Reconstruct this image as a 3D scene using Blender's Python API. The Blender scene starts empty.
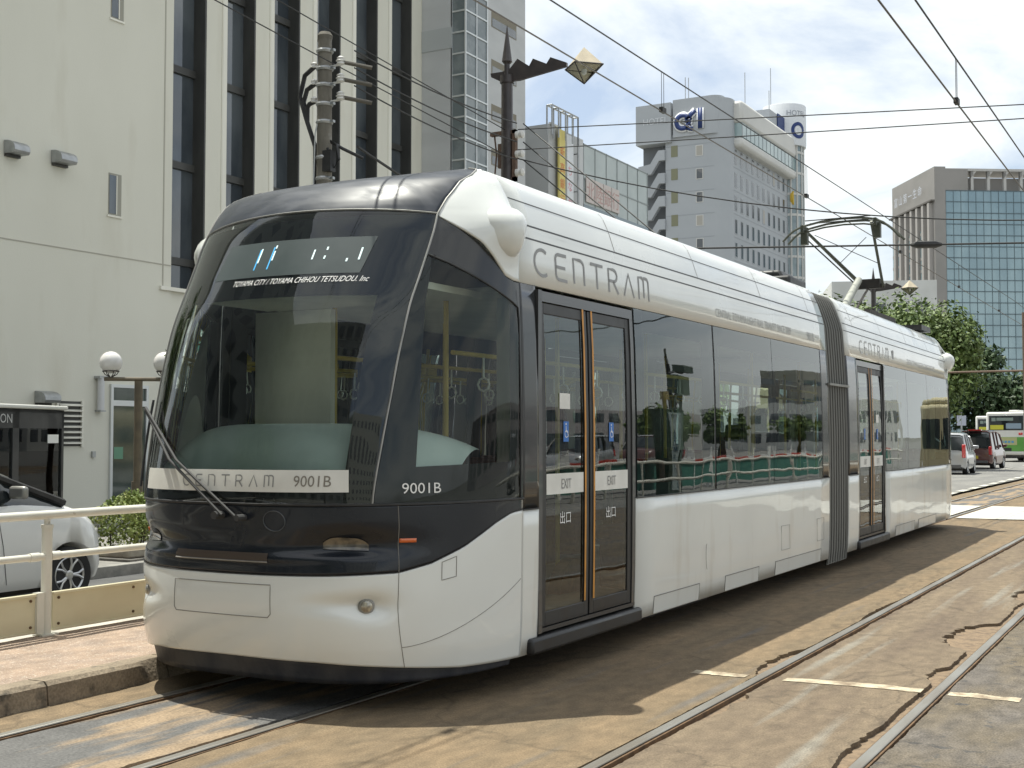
import bpy, math, random
from mathutils import Vector, Matrix, noise
random.seed(7)
R = math.radians
sc = bpy.context.scene
COL = sc.collection

# ------------------------------------------------------------------ camera
W_, H_, F_ = 1024, 768, 1258.0
pitch = math.atan(53/F_); yaw = math.atan(699/F_*math.cos(pitch))
cam_d = bpy.data.cameras.new('camera'); cam = bpy.data.objects.new('camera', cam_d); COL.objects.link(cam)
cam_d.sensor_width = 36; cam_d.lens = 36*F_/W_; cam_d.clip_start = .05; cam_d.clip_end = 6000
cam.location = (0, 0, 1.5); cam.rotation_euler = (math.pi/2+pitch, 0, yaw)
sc.camera = cam

# ------------------------------------------------------------------ world, sun, exposure
SUN_EL = 74.0
SUN_DIR = Vector((-math.cos(R(SUN_EL))*math.cos(R(8)), math.cos(R(SUN_EL))*math.sin(R(8)), math.sin(R(SUN_EL))))   # towards the sun
w = bpy.data.worlds.new('World'); sc.world = w; w.use_nodes = True
nt = w.node_tree; nt.nodes.clear(); L = nt.links
out = nt.nodes.new('ShaderNodeOutputWorld')
sky = nt.nodes.new('ShaderNodeTexSky'); sky.sky_type = 'NISHITA'; sky.sun_disc = False
sky.sun_elevation = R(SUN_EL); sky.sun_rotation = R(-90+8); sky.air_density = 1.0; sky.dust_density = 2.0; sky.ozone_density = 1.2
bg1 = nt.nodes.new('ShaderNodeBackground'); bg1.inputs[1].default_value = .13; L.new(sky.outputs[0], bg1.inputs[0])
bg2 = nt.nodes.new('ShaderNodeBackground'); bg2.inputs[0].default_value = (.95, .99, .985, 1); bg2.inputs[1].default_value = .95
tc = nt.nodes.new('ShaderNodeTexCoord'); mp = nt.nodes.new('ShaderNodeMapping'); mp.inputs['Scale'].default_value = (1, 1, 2.6); mp.inputs['Rotation'].default_value=(0.1,.12,.5)
L.new(tc.outputs['Generated'], mp.inputs[0])
n1 = nt.nodes.new('ShaderNodeTexNoise'); n1.inputs['Scale'].default_value = 2.6; n1.inputs['Detail'].default_value = 9; n1.inputs['Roughness'].default_value = .58; n1.inputs['Distortion'].default_value = .5
L.new(mp.outputs[0], n1.inputs[0])
cr = nt.nodes.new('ShaderNodeValToRGB'); cr.color_ramp.elements[0].position = .36; cr.color_ramp.elements[0].color = (.22, .22, .22, 1)
cr.color_ramp.elements[1].position = .56; cr.color_ramp.elements[1].color = (.97, .97, .97, 1)
L.new(n1.outputs[0], cr.inputs[0])
mx = nt.nodes.new('ShaderNodeMixShader'); L.new(cr.outputs[0], mx.inputs[0]); L.new(bg1.outputs[0], mx.inputs[1]); L.new(bg2.outputs[0], mx.inputs[2])
L.new(mx.outputs[0], out.inputs[0])
sun_d = bpy.data.lights.new('sun', 'SUN'); sun = bpy.data.objects.new('sun', sun_d); COL.objects.link(sun)
sun_d.energy = 5.0; sun_d.angle = R(.53); sun_d.color = (.99, .975, .875)
sun.rotation_euler = (-SUN_DIR).to_track_quat('-Z', 'Y').to_euler(); sun.location = (0, 0, 60)
sc.view_settings.view_transform = 'Standard'; sc.view_settings.look = 'None'; sc.view_settings.gamma = 1
sc.view_settings.exposure = 0.30; sc.view_settings.use_curve_mapping = False
sc.cycles.max_bounces = 10; sc.cycles.transparent_max_bounces = 16; sc.cycles.glossy_bounces = 5

# ------------------------------------------------------------------ materials
MATS = {}
def mat(name, c, rough=.5, metal=0, c2=None, ns=3, st=(1,1,1), lo=.38, hi=.62, bump=0, bs=40, bst=(1,1,1), coat=0, spec=.5, emit=0, rv=0, det=6, c3=None, ns3=1, st3=(1,1,1), lo3=.5, hi3=.6, bdist=.01, bdet=5, grain=0, gs=70, crack=0, cs=.7):
    if name in MATS: return MATS[name]
    m = bpy.data.materials.new(name); m.use_nodes = True; MATS[name] = m
    t = m.node_tree; N = t.nodes; b = N['Principled BSDF']; K = t.links
    b.inputs['Base Color'].default_value = (*c, 1); b.inputs['Roughness'].default_value = rough; b.inputs['Metallic'].default_value = metal
    b.inputs['Specular IOR Level'].default_value = spec
    if coat: b.inputs['Coat Weight'].default_value = coat; b.inputs['Coat Roughness'].default_value = .04
    if emit: b.inputs['Emission Color'].default_value = (*c, 1); b.inputs['Emission Strength'].default_value = emit
    tc = N.new('ShaderNodeTexCoord')
    def nz(scale, stv, d=det):
        mp = N.new('ShaderNodeMapping'); mp.inputs['Scale'].default_value = stv; K.new(tc.outputs['Object'], mp.inputs[0])
        n = N.new('ShaderNodeTexNoise'); n.inputs['Scale'].default_value = scale; n.inputs['Detail'].default_value = d; K.new(mp.outputs[0], n.inputs[0]); return n
    def ramp(n, a, z):
        r = N.new('ShaderNodeMapRange'); r.inputs['From Min'].default_value = a; r.inputs['From Max'].default_value = z; K.new(n.outputs[0], r.inputs[0]); return r
    last = None
    if c2 is not None:
        n = nz(ns, st); r = ramp(n, lo, hi); x = N.new('ShaderNodeMix'); x.data_type = 'RGBA'
        x.inputs[6].default_value = (*c, 1); x.inputs[7].default_value = (*c2, 1); K.new(r.outputs[0], x.inputs[0]); K.new(x.outputs[2], b.inputs['Base Color']); last = x.outputs[2]
        if rv:
            q = N.new('ShaderNodeMapRange'); q.inputs['To Min'].default_value = rough-rv; q.inputs['To Max'].default_value = rough+rv; K.new(n.outputs[0], q.inputs[0]); q.inputs['From Min'].default_value=.3; q.inputs['From Max'].default_value=.7; K.new(q.outputs[0], b.inputs['Roughness'])
    if c3 is not None:
        n = nz(ns3, st3); r = ramp(n, lo3, hi3); x = N.new('ShaderNodeMix'); x.data_type = 'RGBA'
        K.new(last, x.inputs[6]); x.inputs[7].default_value = (*c3, 1); K.new(r.outputs[0], x.inputs[0]); last = x.outputs[2]; K.new(x.outputs[2], b.inputs['Base Color'])
    if grain:
        n = nz(gs, (1,1,1), 4); q = N.new('ShaderNodeMapRange'); q.inputs['From Min'].default_value=.3; q.inputs['From Max'].default_value=.7; q.inputs['To Min'].default_value = 1-grain; q.inputs['To Max'].default_value = 1+grain; K.new(n.outputs[0], q.inputs[0])
        fac = q.outputs[0]
        n2_ = nz(gs*.12, (1,.5,1), 5); q2 = N.new('ShaderNodeMapRange'); q2.inputs['From Min'].default_value=.3; q2.inputs['From Max'].default_value=.7; q2.inputs['To Min'].default_value = 1-grain*.6; q2.inputs['To Max'].default_value = 1+grain*.6; K.new(n2_.outputs[0], q2.inputs[0])
        mu = N.new('ShaderNodeMath'); mu.operation='MULTIPLY'; K.new(fac, mu.inputs[0]); K.new(q2.outputs[0], mu.inputs[1]); fac = mu.outputs[0]
        if crack:
            v = N.new('ShaderNodeTexVoronoi'); v.feature = 'DISTANCE_TO_EDGE'; v.inputs['Scale'].default_value = cs
            nn = nz(2.5, (1,1,1), 4); va = N.new('ShaderNodeVectorMath'); va.operation='MULTIPLY_ADD'; K.new(nn.outputs['Color'], va.inputs[0]); va.inputs[1].default_value=(.5,.5,0); K.new(tc.outputs['Object'], va.inputs[2]); K.new(va.outputs[0], v.inputs['Vector'])
            q3 = N.new('ShaderNodeMapRange'); q3.inputs['From Min'].default_value=.0; q3.inputs['From Max'].default_value=.012; q3.inputs['To Min'].default_value = 1-crack; q3.inputs['To Max'].default_value = 1; K.new(v.outputs[0], q3.inputs[0])
            mu = N.new('ShaderNodeMath'); mu.operation='MULTIPLY'; K.new(fac, mu.inputs[0]); K.new(q3.outputs[0], mu.inputs[1]); fac = mu.outputs[0]
        vm = N.new('ShaderNodeVectorMath'); vm.operation='SCALE'; K.new(last, vm.inputs[0]); K.new(fac, vm.inputs['Scale']); K.new(vm.outputs[0], b.inputs['Base Color'])
    if bump:
        n = nz(bs, bst, bdet); bp = N.new('ShaderNodeBump'); bp.inputs['Strength'].default_value = bump; bp.inputs['Distance'].default_value = bdist
        K.new(n.outputs[0], bp.inputs['Height']); K.new(bp.outputs[0], b.inputs['Normal'])
        if coat: K.new(bp.outputs[0], b.inputs['Coat Normal'])
    return m

def glass(name, tint, ior=1.7, rough=.0, wob=0.0, ws=1.2):
    """thin window pane: tinted see-through mixed with a mirror reflection by Fresnel"""
    if name in MATS: return MATS[name]
    m = bpy.data.materials.new(name); m.use_nodes = True; MATS[name] = m
    t = m.node_tree; N = t.nodes; K = t.links; N.clear()
    o = N.new('ShaderNodeOutputMaterial'); tr = N.new('ShaderNodeBsdfTransparent'); tr.inputs[0].default_value = (*tint, 1)
    g = N.new('ShaderNodeBsdfGlossy'); g.inputs['Color'].default_value = (.93, .96, .97, 1); g.inputs['Roughness'].default_value = rough
    f = N.new('ShaderNodeFresnel'); f.inputs[0].default_value = ior; x = N.new('ShaderNodeMixShader')
    K.new(f.outputs[0], x.inputs[0]); K.new(tr.outputs[0], x.inputs[1]); K.new(g.outputs[0], x.inputs[2]); K.new(x.outputs[0], o.inputs[0])
    if wob:
        tc = N.new('ShaderNodeTexCoord'); n = N.new('ShaderNodeTexNoise'); n.inputs['Scale'].default_value = ws; n.inputs['Detail'].default_value = 1.5
        K.new(tc.outputs['Object'], n.inputs[0]); b = N.new('ShaderNodeBump'); b.inputs['Strength'].default_value = 1; b.inputs['Distance'].default_value = wob
        K.new(n.outputs[0], b.inputs['Height']); K.new(b.outputs[0], g.inputs['Normal'])
    return m

WHITE = mat('white_paint', (.755,.775,.745), .32, c2=(.71,.725,.695), ns=1.5, lo=.3, hi=.7, coat=.9, bump=.25, bs=1.7, bdist=.02, bdet=1, rv=.06)
WHITE_SIDE = mat('white_side_paint', (.735,.745,.705), .34, c2=(.685,.69,.65), ns=1.2, lo=.3, hi=.7, coat=.55, bump=.25, bs=1.5, bst=(1,1,2.5), bdist=.02, bdet=1.5, rv=.06, c3=(.56,.53,.46), ns3=3, st3=(1.5,1.5,.35), lo3=.58, hi3=.82)
NAVY = mat('dark_navy_paint', (.008,.011,.017), .25, c2=(.012,.015,.021), ns=3, spec=.3, coat=.35, bump=.15, bs=2, bdist=.01, bdet=1)
NAVYROOF = mat('dark_roof_paint', (.022,.028,.040), .42, c2=(.045,.052,.068), ns=5, st=(1,3,1), lo=.45, hi=.75, spec=.3, coat=.12, rv=.1)
BLACK = mat('black_trim', (.018,.018,.019), .45, c2=(.03,.03,.03), ns=8, rv=.08)
FRAME = mat('door_frame_grey', (.05,.05,.05), .35, c2=(.05,.05,.05), ns=6, coat=.4)
SKIRT = mat('skirt_dark', (.02,.026,.04), .5, c2=(.045,.05,.06), ns=9, st=(1,1,.3), bump=.3, bs=30)
SILVER = mat('silver_trim', (.34,.33,.31), .4, .6, c2=(.28,.28,.26), ns=8)
UNDER = mat('underbody', (.03,.028,.026), .8, c2=(.05,.045,.04), ns=6)
BELLOW = mat('bellows_rubber', (.30,.30,.275), .6, c2=(.24,.24,.22), ns=4, st=(1,1,.2), spec=.35)
GREYTX = mat('grey_lettering', (.25,.25,.245), .4)
LTGREYTX = mat('pale_grey_lettering', (.42,.42,.40), .4)
WHITETX = mat('white_lettering', (.80,.80,.78), .5)
STRIP = mat('white_strip', (.74,.73,.68), .5, c2=(.68,.67,.62), ns=6)
ORANGE = mat('orange_edge', (.62,.27,.03), .5, c2=(.5,.22,.03), ns=10)
LENS_O = mat('orange_lens', (.65,.13,.02), .2, coat=1)
LENS = mat('headlamp_lens', (.22,.20,.17), .12, .5, c2=(.5,.47,.38), ns=30, coat=1)
REDL = mat('red_lens', (.6,.02,.02), .25, coat=1)
BLUE = mat('blue_sticker', (.03,.16,.5), .5)
INT_D = mat('interior_dark', (.22,.23,.22), .7, c2=(.17,.18,.17), ns=5)
INT_L = mat('interior_light', (.80,.80,.70), .6, c2=(.74,.74,.64), ns=4)
INT_G = mat('interior_grey', (.45,.47,.44), .6, c2=(.38,.4,.38), ns=4)
SEATM = mat('seat_fabric', (.10,.04,.04), .9, c2=(.14,.06,.05), ns=30)
DASH = mat('dashboard_plastic', (.76,.88,.86), .35, c2=(.70,.82,.80), ns=5, coat=.3)
WGLASS = glass('windscreen_glass', (.92,.98,.94), 1.6, wob=.012, ws=1.6)
SGLASS = glass('side_window_glass', (.80,.92,.88), 1.75, wob=.0035, ws=1.3)
CGLASS = glass('cab_side_glass', (.92,.97,.92), 1.42, wob=.004, ws=1.3)
FRIT = mat('window_frit', (.010,.012,.014), .6, c2=(.014,.015,.017), ns=5)
BANDGL = mat('dark_band_gloss', (.030,.031,.032), .16, coat=.25, c2=(.036,.037,.038), ns=3, spec=.45, bump=.1, bs=1.5, bdist=.01, bdet=1)
STEEL = mat('rail_steel', (.34,.33,.30), .42, .6, c2=(.22,.20,.17), ns=6, st=(1,.15,1), rv=.1)
RUST = mat('rusty_steel', (.17,.10,.05), .85, .1, c2=(.09,.055,.03), ns=14, bump=.3, bs=60)
DIRT = mat('track_dirt', (.23,.165,.105), .95, c2=(.13,.095,.065), ns=22, lo=.4, hi=.7, bump=.5, bs=50, bdist=.02)

# ------------------------------------------------------------------ mesh helpers
class MB:
    def __init__(s): s.v = []; s.f = []; s.M = Matrix.Identity(4)
    def add(s, vs, fs):
        o = len(s.v); s.v += [tuple(s.M @ Vector(p)) for p in vs]; s.f += [tuple(o+i for i in f) for f in fs]; return s
    def box(s, x0, x1, y0, y1, z0, z1):
        return s.add([(x0,y0,z0),(x1,y0,z0),(x1,y1,z0),(x0,y1,z0),(x0,y0,z1),(x1,y0,z1),(x1,y1,z1),(x0,y1,z1)],
                     [(0,3,2,1),(4,5,6,7),(0,1,5,4),(1,2,6,5),(2,3,7,6),(3,0,4,7)])
    def prism(s, pts, a, b, axis='x'):
        """2D polygon extruded from a to b along an axis; pts give the other two coordinates in order"""
        n = len(pts)
        def P(p, t): return {'x': (t, p[0], p[1]), 'y': (p[0], t, p[1]), 'z': (p[0], p[1], t)}[axis]
        vs = [P(p, a) for p in pts]+[P(p, b) for p in pts]
        fs = [tuple(range(n))[::-1], tuple(range(n, 2*n))]+[(i, (i+1) % n, n+(i+1) % n, n+i) for i in range(n)]
        return s.add(vs, fs)
    def tube(s, pts, r, n=8, cap=True, closed=False):
        pts = [Vector(p) for p in pts]; rs = r if isinstance(r, (list, tuple)) else [r]*len(pts)
        vs = []; up = None
        for i, p in enumerate(pts):
            a = pts[i-1] if (i or closed) else p; b = pts[(i+1) % len(pts)] if (i < len(pts)-1 or closed) else p
            d = (b-a).normalized()
            if up is None: up = Vector((0,0,1)) if abs(d.z) < .9 else Vector((1,0,0))
            u = (up-d*up.dot(d)).normalized(); up = u; v_ = d.cross(u)
            for k in range(n):
                t = 2*math.pi*k/n; vs.append(p+u*math.cos(t)*rs[i]+v_*math.sin(t)*rs[i])
        fs = []; m = len(pts)
        for i in range(m if closed else m-1):
            for k in range(n): a = i*n+k; b = i*n+(k+1) % n; j = (i+1) % m; fs.append((a, b, j*n+(k+1) % n, j*n+k))
        if cap and not closed: fs += [tuple(range(n))[::-1], tuple(range((m-1)*n, m*n))]
        return s.add(vs, fs)
    def cyl(s, p0, p1, r, n=20): return s.tube([p0, p1], r, n)
    def lathe(s, prof, c=(0,0,0), n=24):
        vs = []; fs = []
        for (r, z) in prof:
            for k in range(n): t = 2*math.pi*k/n; vs.append((c[0]+r*math.cos(t), c[1]+r*math.sin(t), c[2]+z))
        for i in range(len(prof)-1):
            for k in range(n): fs.append((i*n+k, i*n+(k+1) % n, (i+1)*n+(k+1) % n, (i+1)*n+k))
        fs += [tuple(range(n))[::-1], tuple(range((len(prof)-1)*n, len(prof)*n))]
        return s.add(vs, fs)
    def grid(s, P, nu, nv, flip=False):
        vs = [P(i/nu, j/nv) for j in range(nv+1) for i in range(nu+1)]
        fs = []
        for j in range(nv):
            for i in range(nu):
                a = j*(nu+1)+i; q = (a, a+1, a+nu+2, a+nu+1); fs.append(q[::-1] if flip else q)
        return s.add(vs, fs)
    def build(s, name, m, parent=None, bevel=0, solid=0, offset=-1, sharp=35, seg=2, smooth=True):
        me = bpy.data.meshes.new(name); me.from_pydata(s.v, [], s.f); me.validate(); me.materials.append(m)
        if smooth:
            me.polygons.foreach_set('use_smooth', [True]*len(me.polygons)); me.set_sharp_from_angle(angle=R(sharp))
        o = bpy.data.objects.new(name, me); COL.objects.link(o)
        if parent: o.parent = parent
        if solid: md = o.modifiers.new('t', 'SOLIDIFY'); md.thickness = solid; md.offset = offset
        if bevel: md = o.modifiers.new('b', 'BEVEL'); md.width = bevel; md.segments = seg; md.limit_method = 'ANGLE'; md.angle_limit = R(40)
        return o
def tag(o, label=None, cat=None, group=None, kind=None):
    if label: o['label'] = label
    if cat: o['category'] = cat
    if group: o['group'] = group
    if kind: o['kind'] = kind
    return o
def empty(name, loc=(0,0,0), rz=0, label=None, cat=None, group=None):
    o = bpy.data.objects.new(name, None); COL.objects.link(o); o.location = loc; o.rotation_euler = (0,0,rz); o.empty_display_size = .2
    return tag(o, label, cat, group)
def copy_tree(o, parent=None, level=0):
    c = o.copy(); COL.objects.link(c); c.parent = parent
    for ch in list(o.children): copy_tree(ch, c, level+1)
    return c
def B(name, m, parent, *boxes, bevel=0):
    b = MB()
    for q in boxes: b.box(*q)
    return b.build(name, m, parent, bevel=bevel)
def text(string, size, fn, name, m, parent, sx=1.0, align='LEFT', extr=0):
    """lettering: fn(x, y) puts a point of the flat text onto its surface"""
    cu = bpy.data.curves.new(name, 'FONT'); cu.body = string; cu.size = size; cu.align_x = align; cu.resolution_u = 3
    to = bpy.data.objects.new(name, cu); COL.objects.link(to)
    dg = bpy.context.evaluated_depsgraph_get(); me = bpy.data.meshes.new_from_object(to.evaluated_get(dg))
    bpy.data.objects.remove(to); me.name = name
    for v in me.vertices: v.co = Vector(fn(v.co.x*sx, v.co.y))
    me.materials.clear(); me.materials.append(m)
    o = bpy.data.objects.new(name, me); COL.objects.link(o)
    if parent: o.parent = parent
    return o
def ribbon(mb, pts, wd, fn):
    """a painted stroke of width wd along 2D points, laid on a surface by fn"""
    pts = [Vector((p[0], p[1])) for p in pts]; n = len(pts); Ls = []; Rs = []
    for i, p in enumerate(pts):
        a = pts[max(0, i-1)]; b = pts[min(n-1, i+1)]; d = (b-a).normalized(); q = Vector((-d.y, d.x))*wd/2
        Ls.append(fn(*(p+q))); Rs.append(fn(*(p-q)))
    mb.add(Ls+Rs, [(i, n+i, n+i+1, i+1) for i in range(n-1)])
def arc(cx, cy, r, a0, a1, n=8, ry=None): return [(cx+r*math.cos(R(a0+(a1-a0)*k/n)), cy+(ry or r)*math.sin(R(a0+(a1-a0)*k/n))) for k in range(n+1)]
def letters_centram():
    Cc = arc(.5,.5,.5,55,305,14)
    Ee = [[(.85,1),(.3,1)]+arc(.3,.8,.2,90,180,4)+[(.1,.2)]+arc(.3,.2,.2,180,270,4)+[(.85,0)], [(.1,.5),(.75,.5)]]
    Nn = [[(.05,0),(.05,1),(.5,1)]+arc(.5,.75,.3,90,0,5,.25)+[(.8,0)]]
    Tt = [[(0,1),(.95,1)], [(.47,1),(.47,0)]]
    Rr = [[(.1,0),(.1,1),(.5,1)]+arc(.5,.75,.28,90,-90,8,.25)+[(.1,.5)], [(.45,.5),(.85,0)]]
    Aa = [[(.02,0),(.45,1),(.88,0)]]
    Mm = [[(.02,0),(.02,1),(.3,1)]+arc(.3,.8,.17,90,0,4,.2)+[(.47,.1)], [(.47,1),(.7,1)]+arc(.7,.8,.2,90,0,4,.2)+[(.9,0)]]
    return [[Cc], Ee, Nn, Tt, Rr, Aa, Mm]
def centram(mb, h, pitch_, wd, fn, wx=1.0):
    for i, strokes in enumerate(letters_centram()):
        for s_ in strokes:
            q = [(i*pitch_+p[0]*h*wx, p[1]*h) for p in s_]
            q2 = []
            for a, b in zip(q[:-1], q[1:]):
                q2 += [a]
            ribbon(mb, q, wd, fn)

# ================================================================== SETTING: ground
GROUND_TAN = mat('rust_stained_asphalt', (.198,.140,.080), .9, gs=110, grain=.32, crack=.28, cs=.45, c2=(.125,.095,.058), ns=2.2, st=(2.0,.5,1), lo=.30, hi=.78, bump=.55, bs=45, bdist=.008,
                 c3=(.115,.108,.10), ns3=2.2, st3=(2.4,.16,1), lo3=.60, hi3=.80)
GROUND_MID = mat('worn_concrete', (.172,.130,.084), .9, gs=110, grain=.34, crack=.3, cs=.8, c2=(.12,.088,.06), ns=1.4, st=(2.4,.3,1), lo=.36, hi=.66, bump=.6, bs=38, bdist=.01,
                 c3=(.22,.205,.17), ns3=2.0, st3=(3,.14,1), lo3=.58, hi3=.75)
GROUND_OUT = mat('rough_asphalt', (.13,.105,.072), .92, gs=100, grain=.45, crack=.35, cs=1.1, c2=(.12,.105,.09), ns=2.0, st=(1.6,.5,1), lo=.38, hi=.64, bump=.9, bs=60, bdist=.012, c3=(.07,.065,.06), ns3=9, st3=(1,1,1), lo3=.6, hi3=.68)
GROUND_INNER = mat('dark_patched_asphalt', (.115,.112,.108), .9, grain=.3, c2=(.27,.20,.13), ns=1.6, st=(2.6,.4,1), lo=.47, hi=.56, bump=.8, bs=50, bdist=.012, c3=(.055,.053,.052), ns3=3, st3=(2,.4,1), lo3=.6, hi3=.72)
ASPH = mat('grey_asphalt', (.20,.195,.18), .9, grain=.15, c2=(.15,.147,.14), ns=.8, st=(1.5,.4,1), bump=.4, bs=50)
ASPH_L = mat('side_road_asphalt', (.10,.10,.098), .9, c2=(.075,.075,.075), ns=2, bump=.5, bs=60)
PINK = mat('pinkish_pebble_paving', (.34,.25,.185), .9, grain=.3, gs=110, c2=(.28,.215,.17), ns=5, lo=.35, hi=.65, bump=1.0, bs=90, bdist=.01, c3=(.45,.38,.31), ns3=60, lo3=.58, hi3=.66)
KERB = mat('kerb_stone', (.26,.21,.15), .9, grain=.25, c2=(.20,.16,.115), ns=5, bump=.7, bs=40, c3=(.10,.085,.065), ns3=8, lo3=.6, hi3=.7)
CONC = mat('pale_concrete', (.46,.44,.39), .85, c2=(.38,.36,.32), ns=4, bump=.5, bs=40)
ROADPAINT = mat('worn_road_paint', (.50,.43,.31), .8, c2=(.22,.165,.11), ns=9, lo=.42, hi=.66, grain=.2, bump=.4, bs=60)
WHITEPAINT = mat('white_road_paint', (.58,.57,.52), .8, c2=(.44,.42,.36), ns=4, bump=.2, bs=50)
TERR = mat('far_ground', (.16,.155,.14), .95, c2=(.12,.12,.10), ns=.05)

g = MB()
for q in ((-1500,-30,-60,3500), (-30,-7.5,-60,-12), (-30,-7.5,30,3500), (-7.5,1500,-60,3500)):
    g.add([(q[0],q[2],-.14),(q[1],q[2],-.14),(q[1],q[3],-.14),(q[0],q[3],-.14)], [(0,1,2,3)])
tag(g.build('ground', TERR), kind='structure')

def jag(Y, seed, amp, base=0):
    n = noise.noise(Vector((Y*1.3, seed, 0)))*.5+noise.noise(Vector((Y*5, seed+9, 0)))*.3+noise.noise(Vector((Y*17, seed+3, 0)))*.25+noise.noise(Vector((Y*45, seed+7, 0)))*.2
    return base+amp*n
def pit(Y, c, wid, dep):  # a broken-out bite in the paving edge
    t = abs(Y-c)/wid
    return dep*max(0, 1-t**3)*(1+.35*noise.noise(Vector((Y*9, c, 0)))+.30*noise.noise(Vector((Y*26, c, 4)))+.2*noise.noise(Vector((Y*60, c, 8)))) if t < 1 else 0
def strip(name, mt, fl, fr, y0=2.5, y1=60, kind='structure', z=0, dip=None):
    ys = []; y = y0
    while y < 18: ys.append(y); y += .035
    while y < y1: ys.append(y); y += .35
    ys.append(y1); b = MB(); NX = 10; vs = []; fs = []
    for y in ys:
        a, c = fl(y), fr(y)
        for k in range(NX+1):
            x = a+(c-a)*k/NX; zz = z+.006*noise.noise(Vector((x*1.5, y*.7, 2)))+(0.004*noise.noise(Vector((x*6,y*6,1))))
            vs.append((x, y, zz))
        vs.append((a, y, -.10)); vs.append((c, y, -.10))
    K_ = NX+3
    for i in range(len(ys)-1):
        o, p = i*K_, (i+1)*K_
        for k in range(NX): fs.append((o+k, o+k+1, p+k+1, p+k))
        fs.append((o+NX+1, o, p, p+NX+1)); fs.append((o+NX, o+NX+2, p+NX+2, p+NX))
    b.add(vs, fs); return tag(b.build(name, mt, sharp=60), kind=kind)
RA, RB, RC, RD = -5.33, -4.265, -2.485, -1.435    # rail centre lines: tram track, next track
HW = .040
strip('tramway_paving', GROUND_TAN, lambda y: -5.76, lambda y: RA-HW-.012+jag(y,1,.012))
strip('tramway_paving', GROUND_INNER, lambda y: RA+HW+.035+jag(y,2,.02), lambda y: RB-HW-.05+jag(y,3,.05))
strip('tramway_paving', GROUND_TAN, lambda y: RB+HW+.012+jag(y,4,.01), lambda y: RC-HW-.014+jag(y,5,.02)-pit(y,8.3,.55,.09)-pit(y,11.2,.8,.03))
strip('tramway_paving', GROUND_MID, lambda y: RC+HW+.04+jag(y,6,.03)+pit(y,6.6,.25,.05)+pit(y,7.0,.15,.05), lambda y: RD-HW-.055+jag(y,7,.04)-pit(y,8.35,.3,.07)-pit(y,10.1,.75,.24)-pit(y,12.9,.5,.16)-pit(y,6.3,.5,.03))
strip('tramway_paving', GROUND_OUT, lambda y: RD+HW+.015+jag(y,8,.02), lambda y: 3.0)
g = MB(); g.add([(-5.8,2.4,-.026),(3,2.4,-.026),(3,60,-.026),(-5.8,60,-.026)], [(0,1,2,3)]); tag(g.build('track_bed', DIRT), kind='structure')
g = MB()
for q in ((3.0,70,-60,60),(-5.8,3.0,-60,2.5),(-6.0,70,60,400),(-30,-6.0,30,400),(-7.3,-6.0,-60,2.5)):
    z = 0 if q[0] != 3.0 else 0
    g.add([(q[0],q[2],z),(q[1],q[2],z),(q[1],q[3],z),(q[0],q[3],z)], [(0,1,2,3)])
tag(g.build('road', ASPH), kind='structure')
def gz(x, y): return .006*noise.noise(Vector((x*1.5, y*.7, 2)))+.004*noise.noise(Vector((x*6,y*6,1)))+.0035
def rail(x, y0=2.4, y1=130):
    o = empty('tram_rail', (x, 6, 0))
    h = MB(); h.box(-HW*.72, HW*.72, y0-6, y1-6, .0, .012); h.build('rail_head', STEEL, o, bevel=.006)
    b = MB(); b.box(-HW, HW, y0-6, y1-6, -.09, .0); b.build('rail_web', RUST, o)
    return o
for x, lab in ((RA,'tram rail on the kerb side of the white tram, running in front of its nose'),(RB,'tram rail beneath the white tram on the side away from the kerb'),
               (RC,'free tram rail nearest the white tram, left one of the empty track'),(RD,'free tram rail at the lower right edge, beside the broken paving')):
    tag(rail(x), lab, 'rail', 'steel rails set in the road')
# painted marks
g = MB()
for a, b_ in ((-2.93,-2.58),(-2.34,-1.52),(-1.37,-.98)):
    n = 24
    vs = []
    for k in range(n+1):
        x = a+(b_-a)*k/n; y = 7.62+(x+2.9)*.035
        vs += [(x, y+jag(x*6,1,.04), gz(x,y)), (x, y+.115+jag(x*6,5,.04), gz(x,y+.115))]
    g.add(vs, [(2*k, 2*k+2, 2*k+3, 2*k+1) for k in range(n)])
tag(g.build('painted_line', ROADPAINT), kind='structure')
g = MB()
for a, b_ in ((-5.1,-4.36),(-4.15,-2.6),(-2.37,-1.55),(-1.32,2.9)):
    g.add([(a,24.3,.013),(b_,24.3,.013),(b_,28.8,.013),(a,28.8,.013)], [(0,1,2,3)])
g.add([(-14,24.3,.013),(-5.45,24.3,.013),(-5.45,28.8,.013),(-14,28.8,.013)], [(0,1,2,3)])
tag(g.build('crosswalk', WHITEPAINT), kind='structure')
g = MB()
for k in range(14):
    y = 34+k*2.1; x = -6.15-.012*(y-35)
    g.add([(x,y,.012),(x+.22,y,.012),(x+.2,y+1.3,.012),(x-.02,y+1.3,.012)], [(0,1,2,3)])
for k in range(6):
    y = 60+k*10; g.add([(-8.6,y,.012),(-8.4,y,.012),(-8.4,y+5,.012),(-8.6,y+5,.012)], [(0,1,2,3)])
tag(g.build('lane_marking', WHITEPAINT), kind='structure')

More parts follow.
